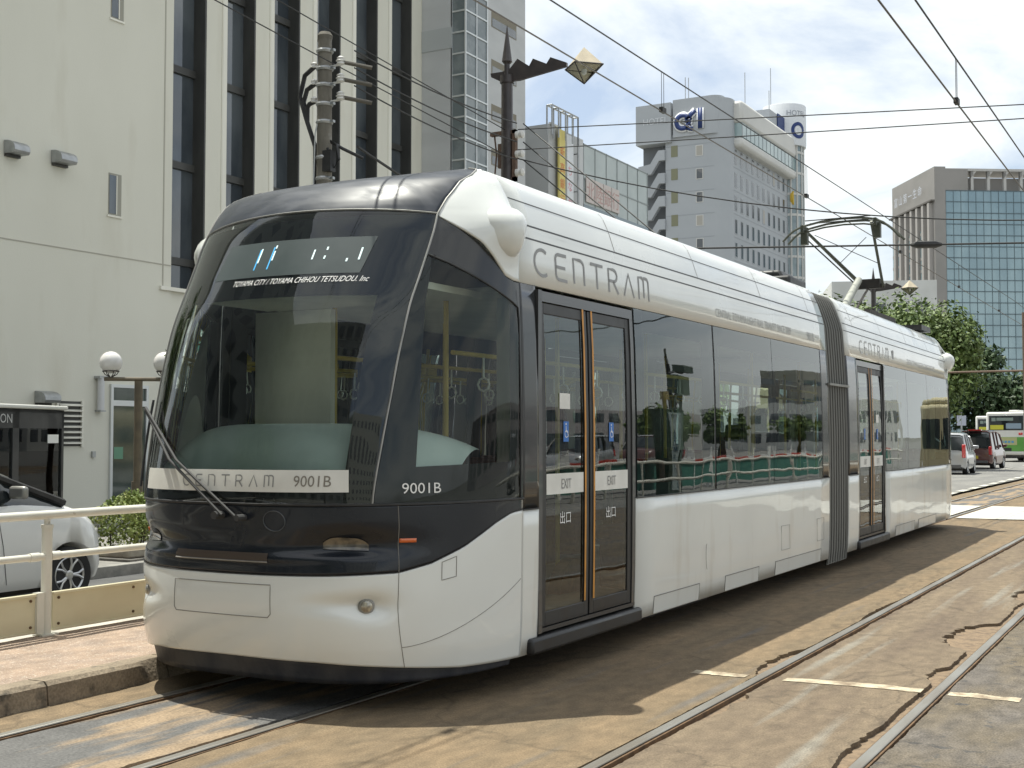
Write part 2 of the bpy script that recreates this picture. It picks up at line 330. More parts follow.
# platform on the left of the tram with its kerb
g = MB(); g.grid(lambda u, v: (-7.12+1.29*u, 2+16*v, .126+.004*noise.noise(Vector((u*9,v*70,0)))), 10, 160); g.box(-7.12,-5.86,2,18,-.1,.1)
tag(g.build('platform_paving', PINK), kind='structure')
g = MB(); y = 2.0; k = 0
while y < 18:
    l = 1.0 if k % 2 == 0 else .95; yy = y+l-.012
    vs = []; fs = []; n = 14
    for i in range(n+1):
        t = y+(yy-y)*i/n; br = .0
        d = .05*max(0, 1-abs(t-6.0)/.35)+.012*noise.noise(Vector((t*6,0,k)))
        vs += [(-5.88,t,-.05),(-5.88,t,.13),(-5.74-d,t,.132),(-5.715-d,t,.11-d*.6),(-5.70,t,-.05)]
    for i in range(n):
        for j in range(4): a = i*5+j; fs.append((a, a+5, a+6, a+1))
    fs += [(0,1,2,3,4), tuple(n*5+j for j in (4,3,2,1,0))]
    g.add(vs, fs); y += l; k += 1
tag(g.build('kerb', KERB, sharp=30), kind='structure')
g = MB(); g.box(-7.55,-7.124,2,18,-.45,.118); tag(g.build('concrete_edging', CONC, bevel=.01), kind='structure')
g = MB()
prof = [(-13.1,-.40),(-7.55,-.40)]
for (ya, za, yb, zb) in ((-12,-.4,18,-.4),(18,-.4,30,0)):
    g.add([(-13.1,ya,za),(-7.3,ya,za),(-7.3,yb,zb),(-13.1,yb,zb)], [(0,1,2,3)])
g.add([(-7.3,18,-.4),(-5.7,18,-.0),(-5.7,30,0),(-7.3,30,0)], [(0,1,2,3)])
tag(g.build('side_road', ASPH_L), kind='structure')
g = MB(); g.box(-30,-13.28,-12,30,-.5,-.26); tag(g.build('sidewalk', mat('grey_paving', (.24,.23,.21), .9, c2=(.18,.175,.16), ns=3, bump=.3, bs=30)), kind='structure')
g = MB()
for k in range(42): g.box(-13.28,-13.10,-12+k,-12+k+.985,-.45,-.25)
tag(g.build('sidewalk_kerb', mat('grey_kerb', (.30,.29,.26), .9, c2=(.2,.195,.18), ns=5, bump=.5, bs=30), bevel=.01), kind='structure')

# ================================================================== BUILDINGS
BEIGE = mat('beige_render', (.70,.685,.595), .85, c2=(.655,.64,.55), ns=.5, st=(1,1,.5), lo=.3, hi=.7, bump=.25, bs=25, c3=(.61,.585,.49), ns3=.9, st3=(1,1,.25), lo3=.56, hi3=.75)
BEIGE_L = mat('pale_beige_metal', (.80,.78,.69), .6, c2=(.74,.72,.63), ns=1, st=(1,1,.2))
DKMET = mat('dark_bronze_metal', (.045,.045,.042), .5, c2=(.06,.06,.055), ns=3, st=(1,1,.3))
DKGLASS = mat('dark_building_glass', (.045,.055,.065), .06, c2=(.10,.115,.125), ns=.55, st=(1,1,.45), lo=.42, hi=.58, spec=.9, coat=.5, bump=.04, bs=.8, bdist=.02, bdet=1)
GREYW = mat('light_grey_tiles', (.52,.53,.53), .7, c2=(.47,.48,.48), ns=.6, st=(1,1,3), lo=.35, hi=.65)
GALV = mat('galvanised_metal', (.42,.43,.43), .4, .7, c2=(.34,.35,.35), ns=6)
TURQ = mat('glass_grid_blocks', (.11,.14,.15), .15, c2=(.17,.20,.21), ns=1.3, lo=.45, hi=.55, spec=.8)
ALU = mat('aluminium_frame', (.62,.64,.64), .4, .5)

XF = -24.0
b1 = empty('office_building', (XF,24.6,-.26), label='beige windowless-fronted building with tall dark window strips between slim fins, left of the tram', cat='building')
def rel(o, p): return (p[0]-o.location.x, p[1]-o.location.y, p[2]-o.location.z)
class WB(MB):
    """mesh builder in world coordinates for a thing whose Empty stands elsewhere"""
    def __init__(s, root): super().__init__(); s.M = root.matrix_basis.inverted() if root else Matrix.Identity(4)
wb = WB(b1)
wb.box(XF-8, XF, 8, 24.62, -.3, 24)                      # blank wall block
wb.box(XF-8, XF-.06, 24.62, 36.66, -.3, 5.45)              # base below the fins
wb.box(XF-8, XF-.75, 24.62, 36.66, 5.45, 24)
wb.build('wall', BEIGE, b1)
wb = WB(b1); wb.box(XF-.02, XF+.012, 8, 24.6, 6.02, 6.045); wb.box(XF-.02, XF+.01, 24.3, 24.34, 5.4, 24); wb.build('wall_joint', mat('joint_grey', (.42,.40,.34), .9), b1)
starts = [24.72+2.035*i for i in range(6)]
for i, y0 in enumerate(starts):
    wb = WB(b1); wb.box(XF-.46, XF-.42, y0, y0+1.1, 5.5, 24); wi = wb.build('window', DKGLASS, b1)
    wb = WB(b1); wb.box(XF-.42, XF-.002, y0+1.1, y0+1.16, 5.46, 24)
    for kz in range(8): z = 6.15+2.62*kz; wb.box(XF-.42, XF-.34, y0, y0+1.1, z, z+.2)
    wb.build('window_frame', DKMET, wi)
    wb = WB(b1); wb.box(XF-.74, XF, y0+1.16, y0+1.76, 5.45, 24); wb.box(XF-.3, XF-.015, y0+1.80, y0+1.86, 5.45, 24); wb.build('fin', BEIGE, b1)
    wb = WB(b1); wb.box(XF-.3, XF-.03, y0+1.74, y0+2.03, 5.45, 24); wb.build('fin_trim', BEIGE_L, b1)
wb = WB(b1); wb.box(XF-.02, XF+.07, 24.2, 36.6, 5.36, 5.46); wb.build('sill', BEIGE_L, b1)
def hood(y0, y1, z0, z1):
    h = MB(); h.M = b1.matrix_basis.inverted(); n = 6
    pr = [(XF+.01, z0), (XF+.34, z0), (XF+.38, z0+.06)]+[(XF+.02+.36*math.cos(R(a)), z0+.12+(z1-z0-.12)*math.sin(R(a))) for a in (10,30,50,70,90)]+[(XF+.01, z1)]
    h.prism([(p[0], p[1]) for p in pr], y0, y1, 'y'); o = h.build('vent_hood', GALV, b1, bevel=.008)
    q = WB(b1); q.box(XF+.005, XF+.10, y0+.02, y1-.04, z0-.06, z0-.002); q.build('vent_collar', DKMET, o)
hood(20.62, 21.10, 8.02, 8.33); hood(19.28, 19.72, 7.98, 8.29); hood(20.25, 20.72, 2.30, 2.58)
for z0, z1 in ((7.06,8.12),(12.05,13.1),(17,18.1)):
    q = WB(b1); q.box(XF+.002, XF+.012, 22.42, 22.84, z0, z1); o = q.build('slit_window', mat('recess_beige', (.33,.32,.27), .9), b1)
    q = WB(b1); q.box(XF+.013, XF+.02, 22.44, 22.66, z0+.04, z1-.05); q.build('pane', DKGLASS, o)
    q = WB(b1); q.box(XF-.01, XF+.035, 22.38, 22.86, z0-.05, z0); q.box(XF-.01, XF+.03, 22.66, 22.69, z0+.03, z1-.04); q.build('sill', BEIGE_L, o)
# louvre, wall lamp, dark glass door
q = WB(b1); q.box(XF+.002, XF+.01, 20.9, 21.68, 1.28, 2.36); lo_ = q.build('louvre_window', DKMET, b1)
q = WB(b1)
for k in range(8): z = 1.33+k*.13; q.add([(XF+.02,20.95,z+.05),(XF+.02,21.63,z+.05),(XF+.09,21.63,z),(XF+.09,20.95,z)], [(0,1,2,3)])
q.box(XF+.01, XF+.06, 20.87, 20.93, 1.26, 2.38); q.box(XF+.01, XF+.06, 21.63, 21.69, 1.26, 2.38); q.build('louvre_slat', BEIGE_L, lo_, solid=.012)
q = WB(b1); q.cyl((XF+.12,22.16,2.16), (XF+.12,22.16,2.94), .085, 14); wl = q.build('wall_lamp', mat('frosted_glass', (.60,.60,.60), .5), b1)
q = WB(b1); q.box(XF, XF+.2, 22.04, 22.30, 2.94, 3.0); q.box(XF, XF+.2, 22.08, 22.26, 2.12, 2.16); q.build('lamp_bracket', GALV, wl)
q = WB(b1); q.box(XF+.003, XF+.015, 22.62, 23.75, -.2, 2.74); dd = q.build('door', mat('green_tinted_glass', (.03,.05,.045), .08, c2=(.055,.075,.065), ns=1.5, spec=.8, coat=.4), b1)
q = WB(b1)
for (a, c, z0, z1) in ((22.55,22.63,-.2,2.82),(23.74,23.82,-.2,2.82),(22.63,23.74,2.74,2.82),(22.63,23.74,2.28,2.42)): q.box(XF+.002, XF+.06, a, c, z0, z1)
q.build('door_frame', ALU, dd)
q = WB(b1); q.box(XF+.016, XF+.02, 22.7, 23.0, .95, 1.25); q.build('notice', mat('green_notice', (.13,.28,.18), .6), dd)
q = WB(b1); q.box(XF, XF+.06, 21.98, 22.08, 1.0, 1.15); q.build('meter_box', GALV, b1)

# grey tower with glass corner
XT = -22.22
b2 = empty('grey_tower', (XT,39,-.26), label='light grey tower block with a glass-grid corner, right behind the street lamp', cat='building')
q = WB(b2); q.box(XT-14, XT, 38.25, 41.05, -.3, 30); q.box(XT-14, XT-.56, 36.72, 38.25, -.3, 30); q.build('wall', GREYW, b2)
q = WB(b2); q.box(XT-14, XT-.561, 36.70, 36.72, 15.0, 15.75); q.build('wall_band', mat('darker_tile_band', (.42,.44,.44), .7), b2)
q = WB(b2); q.box(XT-.56, XT-.03, 36.76, 38.25, -.3, 30); gl = q.build('glass_corner', TURQ, b2)
q = WB(b2)
for k in range(40):
    z = .6+.745*k; q.box(XT-.58, XT, 36.73, 38.25, z, z+.055)
for (x0, x1, y0, y1) in ((XT-.6,XT-.55,36.72,36.77),(XT-.045,XT+.004,36.72,36.77),(XT-.045,XT+.004,37.46,37.51),(XT-.045,XT+.004,38.2,38.27)): q.box(x0, x1, y0, y1, -.3, 30)
q.build('mullion', ALU, gl)
for k in range(9):
    z = 16.45+1.62*(1-k)*1.0 - (.12 if k > 1 else 0)
    q = WB(b2); q.box(XT+.002, XT+.008, 38.5, 40.35, z-.27, z+.30); o = q.build('window', mat('window_recess_brown', (.22,.20,.155), .8), b2)
    q = WB(b2); q.box(XT+.009, XT+.014, 38.55, 40.3, z-.24, z+.06); q.build('pane', DKGLASS, o)

# low bank building
XB = -22.0
b3 = empty('bank_building', (XB,49,-.26), label='low grey bank building with a glass curtain wall, between grey tower and hotel', cat='building')
BK = mat('bank_grey_panel', (.45,.46,.46), .6, c2=(.40,.41,.41), ns=.5)
q = WB(b3); q.box(XB-14, XB, 42.5, 45.45, -.3, 13.52); q.box(XB-14, XB-.05, 45.45, 52.2, -.3, 13.4); q.build('wall', BK, b3)
q = WB(b3); q.box(XB-.04, XB+.03, 45.5, 52.2, 1, 13.38); gl = q.build('curtain_glass', mat('pale_green_glass', (.36,.41,.40), .35, c2=(.41,.46,.45), ns=.8, lo=.4, hi=.6, spec=.7), b3)
q = WB(b3)
for k in range(7): y = 45.5+k*1.1; q.box(XB+.03, XB+.05, y, y+.05, 1, 13.38)
for k in range(9): z = 13.35-k*1.42; q.box(XB+.03, XB+.05, 45.5, 52.2, z-.03, z+.02)
q.build('mullion', mat('mullion_grey', (.28,.31,.31), .5), gl)
q = WB(b3); q.box(XB+.035, XB+.06, 45.5, 52.15, 9.6, 10.9); q.build('tinted_band', mat('blue_grey_glass', (.12,.17,.2), .15, spec=.8), gl)
q = WB(b3); q.box(XB+.002, XB+.05, 45.1, 45.47, -.2, 13.5); q.box(XB-.04, XB+.06, 42.6, 43.4, 13.52, 13.6); q.build('corner_post', mat('post_grey', (.55,.56,.56), .6), b3)
for k in range(4):
    y = 45.66+k*.83; q = WB(b3); q.box(XB+.065, XB+.10, y, y+.76, 11.02, 12.02); o = q.build('sign_panel', mat('pale_pink_sign', (.60,.54,.51), .7), b3)
    text('北陸銀行'[k], .78, lambda x, yy, y=y: tuple(b3.matrix_basis.inverted() @ Vector((XB+.106, y+.0+x, 11.2+yy))), 'sign_lettering', mat('sign_pink_text', (.50,.33,.30), .7), o)
for (ya, yb, cc, tx, tm) in ((43.05,43.55,(.68,.58,.19),'新高銀行・融資',(.62,.14,.05)),(43.72,44.28,(.72,.74,.76),'まちなか案内所',(.72,.30,.34))):
    q = WB(b3); q.box(XB+.12, XB+.2, ya, yb, 5.4, 13.42 if cc[2] < .3 else 13.35); o = q.build('banner', mat('banner%g' % cc[2], cc, .6), b3)
    for i, ch in enumerate(tx):
        if cc[2] > .3 and i == 0: continue
        text(ch, .42, lambda x, yy, ya=ya, i=i: tuple(b3.matrix_basis.inverted() @ Vector((XB+.206, ya+.04+x, 12.4-i*.62+yy))), 'banner_lettering', mat('ban_t%g' % tm[0], tm, .6), o)
q = WB(b3); q.M = q.M; r_ = .035
ys_ = (42.2, 42.75, 43.35, 43.95, 44.45)
for i, y in enumerate(ys_):
    for x in (XB+.1, XB+.32): q.tube([(x, y, 13.0), (x, y, 14.15)], r_, 5)
    q.tube([(XB+.1,y,14.15),(XB+.32,y,14.15)], r_, 5)
for x in (XB+.1, XB+.32): q.tube([(x,ys_[0],14.15),(x,ys_[-1],14.15)], r_, 5)
q.tube([(XB+.32,44.45,14.15),(XB+.32,44.45,5)], r_, 5)
for k in range(5): q.tube([(XB,44.45,12.7-k*1.5),(XB+.32,44.45,12.7-k*1.5)], .03, 5)
q.build('sign_lattice', GALV, b3)

# hotel
XH, YH = -47.0, 135.0
b4 = empty('hotel_building', (XH,YH,0), label='grey hotel tower with blue alpha sign on its roof band and outdoor stairs', cat='building')
HG = mat('hotel_grey', (.42,.44,.46), .75, c2=(.38,.40,.42), ns=.12, st=(1,1,2), lo=.35, hi=.65)
HL = mat('hotel_light_grey', (.62,.61,.58), .7, c2=(.57,.565,.54), ns=.2)
def rc(x0, x1, y0, y1, r, z0, z1, mb):   # block with one rounded corner at (x1, y0)
    pts = [(x0,y1),(x0,y0)]+[(x1-r+r*math.sin(R(a)), y0+r-r*math.cos(R(a))) for a in (0,15,30,45,60,75,90)]+[(x1,y1)]
    mb.prism(pts, z0, z1, 'z')
q = WB(b4); rc(-54.6, XH, YH, 160, 1.6, 0, 36.4, q); rc(-53.6, XH-.02, YH+.02, 160, 1.6, 36.4, 40.1, q); q.build('wall', HG, b4)
q = WB(b4); q.box(-58.1,-53.75,YH-.5,YH+5,35.5,40.1); rc(-53.55, XH-.8, YH-.3, YH+4, 1.2, 36.0, 40.35, q); q.build('sign_block', HG, b4)
q = WB(b4); q.box(XH-.5, XH+1.0, YH+2, 159.6, 37.4, 40.0); q.box(XH-.5, XH+1.0, YH+2, 159.6, 34.6, 35.8); q.build('penthouse_band', HL, b4, bevel=.4)
q = WB(b4); q.box(XH-.5, XH+.9, YH+2.2, 159.5, 35.8, 37.4); pg = q.build('glass_band', mat('pale_aqua_glass', (.24,.33,.34), .15, c2=(.33,.42,.42), ns=.3, spec=.8), b4)
q = WB(b4)
for k in range(16): q = WB(b4); q.box(XH+.89, XH+.94, YH+2.2+k*1.5, YH+2.3+k*1.5, 35.8, 37.4); q.build('mullion', HG, pg)
HWIN = mat('hotel_window_glass', (.055,.065,.075), .15, c2=(.13,.13,.13), ns=.35, lo=.48, hi=.52, spec=.8)
HWIN2 = mat('hotel_window_curtain', (.38,.36,.32), .5)
def wproto(size, parent, m=HWIN):
    h = MB(); h.box(-.03,.04,0,size[0],0,size[1]); f_ = h.build('window', HG, parent)
    h = MB(); h.box(.041,.05,.08,size[0]-.08,.08,size[1]-.08); h.build('pane', m, f_); return f_
pr = None
rows = [33.0-2.68*k for k in range(9)]
for r_i, z in enumerate(rows):
    for c_i in range(11):
        p = wproto((.85,1.75), b4, HWIN2 if random.random() < .15 else HWIN) if pr is None or random.random() < .12 else copy_tree(pr, b4)
        pr = pr or p
        p.location = (0, 137.0-YH+c_i*2.05, z-.3)
q = WB(b4)
for z in [35.0-2.68*k for k in range(13)]: q.box(XH-.1, XH+.02, YH+1.7, 159.9, z-.04, z+.04); q.box(-54.6, XH-1.7, YH-.02, YH+.1, z-.04, z+.04)
q.build('floor_line', mat('hotel_joint', (.34,.36,.38), .8), b4)
for k in range(9):
    z = 33.6-2.68*k
    h = WB(b4); h.box(-50.9,-50.0,YH-.04,YH+.03,z,z+1.25); f_ = h.build('window', HL, b4)
    h = WB(b4); h.box(-50.8,-50.1,YH-.05,YH-.041,z+.08,z+1.17); h.build('pane', HWIN2 if k % 3 == 0 else HWIN, f_)
    h = WB(b4); h.box(-53.9,-53.1,YH-.04,YH+.03,z+.2,z+1.5); f_ = h.build('window', mat('stair_window_olive', (.20,.20,.12), .4), b4)
# outdoor stairs
for k in range(10):
    z = 32.9-2.68*k
    h = WB(b4)
    h.prism([(-57.9,z-.9),(-57.9,z+.1),(-56.4,z+.3),(-55.4,z+1.8),(-54.6,z+1.8),(-54.6,z+.6),(-55.3,z+.6),(-56.3,z-.9)], YH-.3, YH+.3, 'y')
    h.build('stair_parapet', HG, b4)
q = WB(b4); q.box(-57.88,-54.6,YH+1.2,YH+5,0,35.6); q.build('stair_core', mat('stair_core_grey', (.16,.17,.18), .8), b4)  # dark grey core wall, in place of the dark windows behind the stairs
q = WB(b4); q.box(-57.9,-57.2,YH-.2,YH+.3,0,35); q.build('stair_column', HG, b4) if False else None
def hf(x0, z0): return lambda x, y: tuple(b4.matrix_basis.inverted() @ Vector((x0+x, YH-.86, z0+y)))
text('HOTEL', 1.05, lambda x, y: tuple(b4.matrix_basis.inverted() @ Vector((-57.2+x, YH-.56, 37.75+y))), 'sign_lettering', mat('sign_pale', (.62,.64,.66), .5), b4, sx=.95)
HB = mat('sign_blue', (.012,.035,.15), .5); HWt = mat('sign_white', (.75,.76,.78), .5)
def alpha_sign(fn, sc_, name='alpha_sign'):
    for (wd, off, mm) in ((.86,.0,HWt),(.52,.03,HB)):
        m_ = MB()
        ring = arc(1.1,1.15,.78,20,380,24)
        f2 = lambda x, y, off=off: fn(x*sc_, y*sc_, off)
        ribbon(m_, ring, wd, f2)
        ribbon(m_, [(1.65,.65),(2.0,.25),(2.35,.2)] , wd, f2); ribbon(m_, [(1.5,1.0),(2.1,1.9),(2.65,2.35)], wd, f2)
        ribbon(m_, [(3.25,2.55),(3.25,.15)], wd, f2)
        if wd < .5: ribbon(m_, [(3.25,2.3),(2.95,2.2)], .3, f2)
        m_.build(name, mm, b4, solid=.1, offset=0)
alpha_sign(lambda x, y, o: tuple(b4.matrix_basis.inverted() @ Vector((-53.35+x, YH-.42-o*3, 36.5+y))), .98)
# round stair tower at the far end
cx_, cy_ = -47.9, 159.5
q = WB(b4); q.lathe([(2.75,39.0),(2.8,39.4),(2.8,44.3),(2.75,44.4)], (cx_,cy_,0), 32); dr = q.build('sign_drum', mat('drum_white', (.66,.68,.70), .6), b4)
def drum(x0, z0): return lambda x, y: tuple(b4.matrix_basis.inverted() @ Vector((cx_+2.83*math.cos(R(-62)+(x0+x)/2.83), cy_+2.83*math.sin(R(-62)+(x0+x)/2.83), z0+y)))
text('HOTEL', .95, drum(-.3,42.8), 'sign_lettering', mat('drum_grey_text', (.30,.32,.36), .5), dr)
m_ = MB(); dm = drum(1.4,40.9); ribbon(m_, arc(0,0,.85,0,360,24), .45, dm); m_.build('sign_ring', HB, dr)
m_ = MB(); ribbon(m_, arc(-.1,0,.33,40,320,14), .16, dm); m_.build('sign_mark', HWt, dr)
q = WB(b4); q.lathe([(1.9,0),(1.9,39)], (cx_+.5,cy_,0), 24); gl = q.build('glass_shaft', mat('shaft_glass', (.16,.22,.24), .15, c2=(.3,.36,.38), ns=.5, spec=.8), b4)
q = WB(b4)
for k in range(14): q.lathe([(1.98,0),(1.98,.3)], (cx_+.5,cy_,38-k*2.7), 24)
for k in range(8): t = R(-140+k*25); q.cyl((cx_+.5+1.95*math.cos(t),cy_+1.95*math.sin(t),0),(cx_+.5+1.95*math.cos(t),cy_+1.95*math.sin(t),39), .12, 6)
q.build('shaft_frame', HL, gl)
q = WB(b4); q.cyl((XH+.4,158.5,32.2),(XH+.75,158.5,32.2),1.05,20); q.build('round_sign', mat('yellow_disc', (.62,.42,.05), .6), b4)
q = WB(b4); q.box(-52,-47.2,151,158,40,42.3); q.box(-51,-49,146,149,40,41.5); q.build('roof_plant_room', HG, b4)
q = WB(b4); q.box(-47.15,-47.05,154,157.2,40.4,42.4); q.build('roof_sign', HB, b4)
q = WB(b4)
for (x, y, z) in ((-50,150,47),(-49.2,158,49.5),(-48.8,156,46),(-52.5,136,43.2),(-52.1,136,43.1)): q.cyl((x,y,39.9),(x,y,z),.05,5)
q.build('antenna', GALV, b4)

# glass office tower on the right, turned 32.8 degrees
b5 = empty('glass_office_tower', (-43.3,237.2,0), R(32.8), label='tall office tower with blue glass curtain wall and brownish ribbed end wall', cat='building')
TW = mat('tower_tile', (.29,.275,.26), .75, c2=(.25,.24,.225), ns=.15); TG = mat('tower_blue_glass', (.21,.30,.335), .12, c2=(.27,.37,.40), ns=.25, st=(1,1,.4), lo=.4, hi=.6, metal=.35, spec=.9, bump=.05, bs=.2, bdist=.1, bdet=1)
h = MB(); h.box(0,2.1,0,21,0,51); h.box(2.1,60,.35,21,0,46.5); h.box(2.1,6.3,0.02,21,46.5,50.6); h.build('wall', TW, b5)
h = MB(); h.box(2.1,60,.05,.34,0,46.6); gl = h.build('curtain_glass', TG, b5)
h = MB()
for k in range(42): x = 2.1+k*1.42; h.box(x-.03,x+.03,-.03,.05,0,46.6)
for k in range(23): z = 46.6-k*2.06; h.box(2.1,60,-.06,.05,z-.07,z+.07)
h.build('mullion', mat('tower_mullion', (.09,.13,.15), .5), gl)
for k in range(7):
    y = 2.0+k*2.8
    if k in (1,3,5,6):
        h = MB(); h.box(-.25,.05,y,y+1.5,0,40); s_ = h.build('window', TG, b5)
        h = MB()
        for j in range(18): h.box(-.29,.05,y,y+1.5,j*2.3,j*2.3+.5)
        h.build('spandrel', TW, s_)
    h = MB(); h.box(-.7,.02,y-1.0,y-.1,0,44.5); h.build('rib', mat('tower_rib', (.37,.35,.33), .75), b5)
h = MB(); h.box(-.75,.0,0,21,44.6,44.9); h.build('cornice_line', mat('dark_line', (.12,.11,.1), .8), b5)
h = MB(); h.box(2.1,60,.2,6,50.3,50.75)
for k in range(18): x = 7+k*3.1; h.box(x,x+.5,.3,.9,46.5,50.4); h.prism([(x,49),(x,50.4),(x+1.2,50.4)], .3,.9,'y')
h.build('roof_pergola', mat('pergola_pale', (.45,.44,.42), .7), b5)
h = MB(); h.box(6.3,60,2.2,2.6,46.5,49.4); h.build('roof_screen', TW, b5)
h = MB()
for x in (20,30,38): h.cyl((x,4,50),(x,4,60),.09,5)
h.build('antenna', GALV, b5)
for i in range(6):
    text('富山第一生命'[i], 2.0, lambda x, y, i=i: (-.8, 18-i*2.4-x, 46.6+y), 'sign_lettering', mat('tower_sign', (.50,.52,.58), .6), b5)
# white low building by the trees
b6 = empty('white_building', (-38,176,0), R(20), label='low white building peeping out behind the far street lamp', cat='building')
h = MB(); h.box(-8,6,0,20,0,23); h.build('wall', mat('white_render', (.66,.66,.63), .8, c2=(.6,.6,.57), ns=.4), b6)
for k in range(4):
    h = MB(); h.box(-5+k*2.8,-3.6+k*2.8,-.05,.05,17,20); h.build('window', HWIN, b6)

# ================================================================== THE TRAM
# local frame of a car: origin on the articulation, nose towards -y, right side +x
YA = 13.95
tram = empty('tram', (-4.8, YA, 0), label='white and black low-floor tram in two sections, standing on the near track', cat='tram')
def itab(tab, z):
    if z <= tab[0][0]: return tab[0][1]
    for (a, p), (b, q) in zip(tab[:-1], tab[1:]):
        if z <= b: return p+(q-p)*(z-a)/(b-a)
    return tab[-1][1]
def smooth_tab(tab, n=160):   # gentle rounding of the polyline table
    z0, z1 = tab[0][0], tab[-1][0]; out_ = []
    for k in range(n+1):
        z = z0+(z1-z0)*k/n; s = 0; wsum = 0
        hw_ = .09 if z < 2.85 else .02
        for j in (-2,-1,0,1,2):
            zz = min(z1, max(z0, z+j*hw_/2)); wt = (1,2,3,2,1)[j+2]; s += wt*itab(tab, zz); wsum += wt
        out_.append((z, s/wsum))
    return out_
WT = [(0,1.15),(.2,1.178),(.35,1.19),(.6,1.195),(1.05,1.2),(1.6,1.2),(2.1,1.19),(2.4,1.175),(2.71,1.155),(2.8,1.135),(2.95,1.085),(3.05,1.04),(3.11,.99),(3.145,.9),(3.16,.8),(3.17,.4),(3.172,0.001)]
Y0T = smooth_tab([(.0,5.50),(.2,5.425),(.35,5.36),(.5,5.33),(.6,5.325),(.75,5.335),(1.0,5.345),(1.17,5.33),(1.3,5.34),(1.6,5.385),(1.95,5.46),(2.2,5.54),(2.436,5.67),(2.6,5.76),(2.8,5.87),(2.9,5.95),(3.0,6.06),(3.06,6.16),(3.12,6.38),(3.15,6.58),(3.172,6.62)])
NT = [(0,3.4),(.5,3.0),(1.0,2.9),(1.3,2.75),(2.2,2.3),(2.8,1.9),(3.172,2.0)]
SEAM = 6.62
def S(s, z):
    w_ = itab(WT, z); y0 = itab(Y0T, z); n = itab(NT, z); th = s*math.pi/2
    t = abs(math.sin(th))**(2/n)*(1 if s >= 0 else -1)
    return Vector((w_*t, SEAM-(SEAM-y0)*math.cos(th)-YA, z))
def SN(s, z):
    e = 1e-3; a = S(min(1, s+e), z)-S(max(-1, s-e), z); b = S(s, min(3.16, z+e))-S(s, z-e)
    n = a.cross(b)
    if n.length < 1e-12: return Vector((0,0,1))
    n.normalize(); return n
DENTS = [(.40,.585,.075,.065,-.05),(.30,.600,.10,.05,-.025),(.33,.915,.17,.075,-.065),(.15,.90,.1,.04,-.012),(.22,.845,.22,.022,.012)]
def SD(s, z, off=0):
    d = off
    for (a, c, ra, rz, amp) in DENTS:
        u = ((abs(s)-a)/ra)**2+((z-c)/rz)**2
        if u < 6: d += amp*math.exp(-u*1.3)
    return S(s, z)+SN(s, z)*d
def patch(name, fn, nu, nv, m, parent=tram, off=0, solid=0, dent=False, flip=False, sharp=40):
    b = MB(); b.grid(lambda u, v: tuple((SD if dent else (lambda s_, z_, o_: S(s_, z_)+SN(s_, z_)*o_))(*fn(u, v), off)), nu, nv, flip)
    return b.build(name, m, parent, solid=solid, sharp=sharp)
PIL = [(1.10,.405),(1.171,.41),(1.703,.459),(2.27,.508),(2.80,.578)]
def pil(z): return itab(PIL, z)
ARC = [(.576,2.79),(.677,2.705),(.766,2.631),(.84,2.542),(.907,2.452),(.96,2.432),(1,2.43)]
BW = [(0,.752),(.283,.756),(.49,.766),(.6,.807),(.718,.884),(.859,1.01),(.935,1.058),(1,1.068)]
WBT = [(0,.296),(.2,.288),(.433,.256),(.7,.212),(1,.193)]
def bw(s): return itab(BW, abs(s))
def wbt(s): return itab(WBT, abs(s))
LENS_D = mat('dull_headlamp_lens', (.07,.065,.055), .15, .3, c2=(.16,.14,.11), ns=22, coat=1)
A = []      # everything built here belongs to one car and is copied for the other one
mark = set(tram.children)
patch('bumper', lambda u, v: (-1+2*u, wbt(-1+2*u)+(bw(-1+2*u)-.003-wbt(-1+2*u))*v), 180, 46, WHITE, dent=True, solid=.02)
patch('black_band', lambda u, v: (-1+2*u, bw(-1+2*u)+.003+(1.13-bw(-1+2*u)-.003)*v), 180, 30, NAVY, dent=True, solid=.02)
patch('front_skirt', lambda u, v: (-.97+1.94*u, .15+(wbt(-1+2*u)-.154)*v+.0), 90, 4, SKIRT, off=-.035, solid=.02)
ws = patch('windshield', lambda u, v: (pil(1.14+1.66*v)*(-1+2*u), 1.14+(1.66+.04*(1-(2*u-1)**2)*1.0)*v), 140, 90, WGLASS)
# black printed border behind the windscreen
fr = MB()
def wsP(u, v, off=-.012): z = 1.14+1.66*v; s_ = pil(z)*(-1+2*u); return tuple(S(s_, z)+SN(s_, z)*off)
def sub(u0, u1, v0, v1, nu=12, nv=12): fr.grid(lambda a, b: wsP(u0+(u1-u0)*a, v0+(v1-v0)*b), nu, nv)
sub(0,.11,0,1,6,30); sub(.885,1,0,1,6,30); sub(.11,.885,0,.035); sub(.11,.885,.70,1.0,30,10)
fr.build('windscreen_border', FRIT, ws)
# white name strip inside the screen
st = MB(); st.grid(lambda a, b: tuple(S((-.335+.672*a), 1.198+.120*b+.004*a)+SN(-.335+.672*a, 1.25)*.002), 60, 3); sp_ = st.build('name_strip', STRIP, ws)
def on_ws(x0, z0, off=.004):
    def f(x, y):
        xx = x0+x; z = z0+y; w_ = itab(WT, z); n = itab(NT, z); s_ = math.asin(min(1, abs(xx)/w_)**(n/2))/(math.pi/2)*(1 if xx >= 0 else -1)
        return tuple(S(s_, z)+SN(s_, z)*off)
    return f
m_ = MB(); centram(m_, .062, .098, .0075, on_ws(-.30, 1.228)); m_.build('strip_lettering', GREYTX, sp_)
text('9001B', .085, on_ws(.46, 1.232), 'strip_lettering', mat('strip_number', (.22,.20,.17), .5), sp_, sx=.9)
text('TOYAMA CITY / TOYAMA CHIHOU TETSUDOU. Inc', .049, lambda x, y: on_ws(-.22, 2.378)(x+y*.25, y), 'operator_lettering', WHITETX, ws, sx=.78)
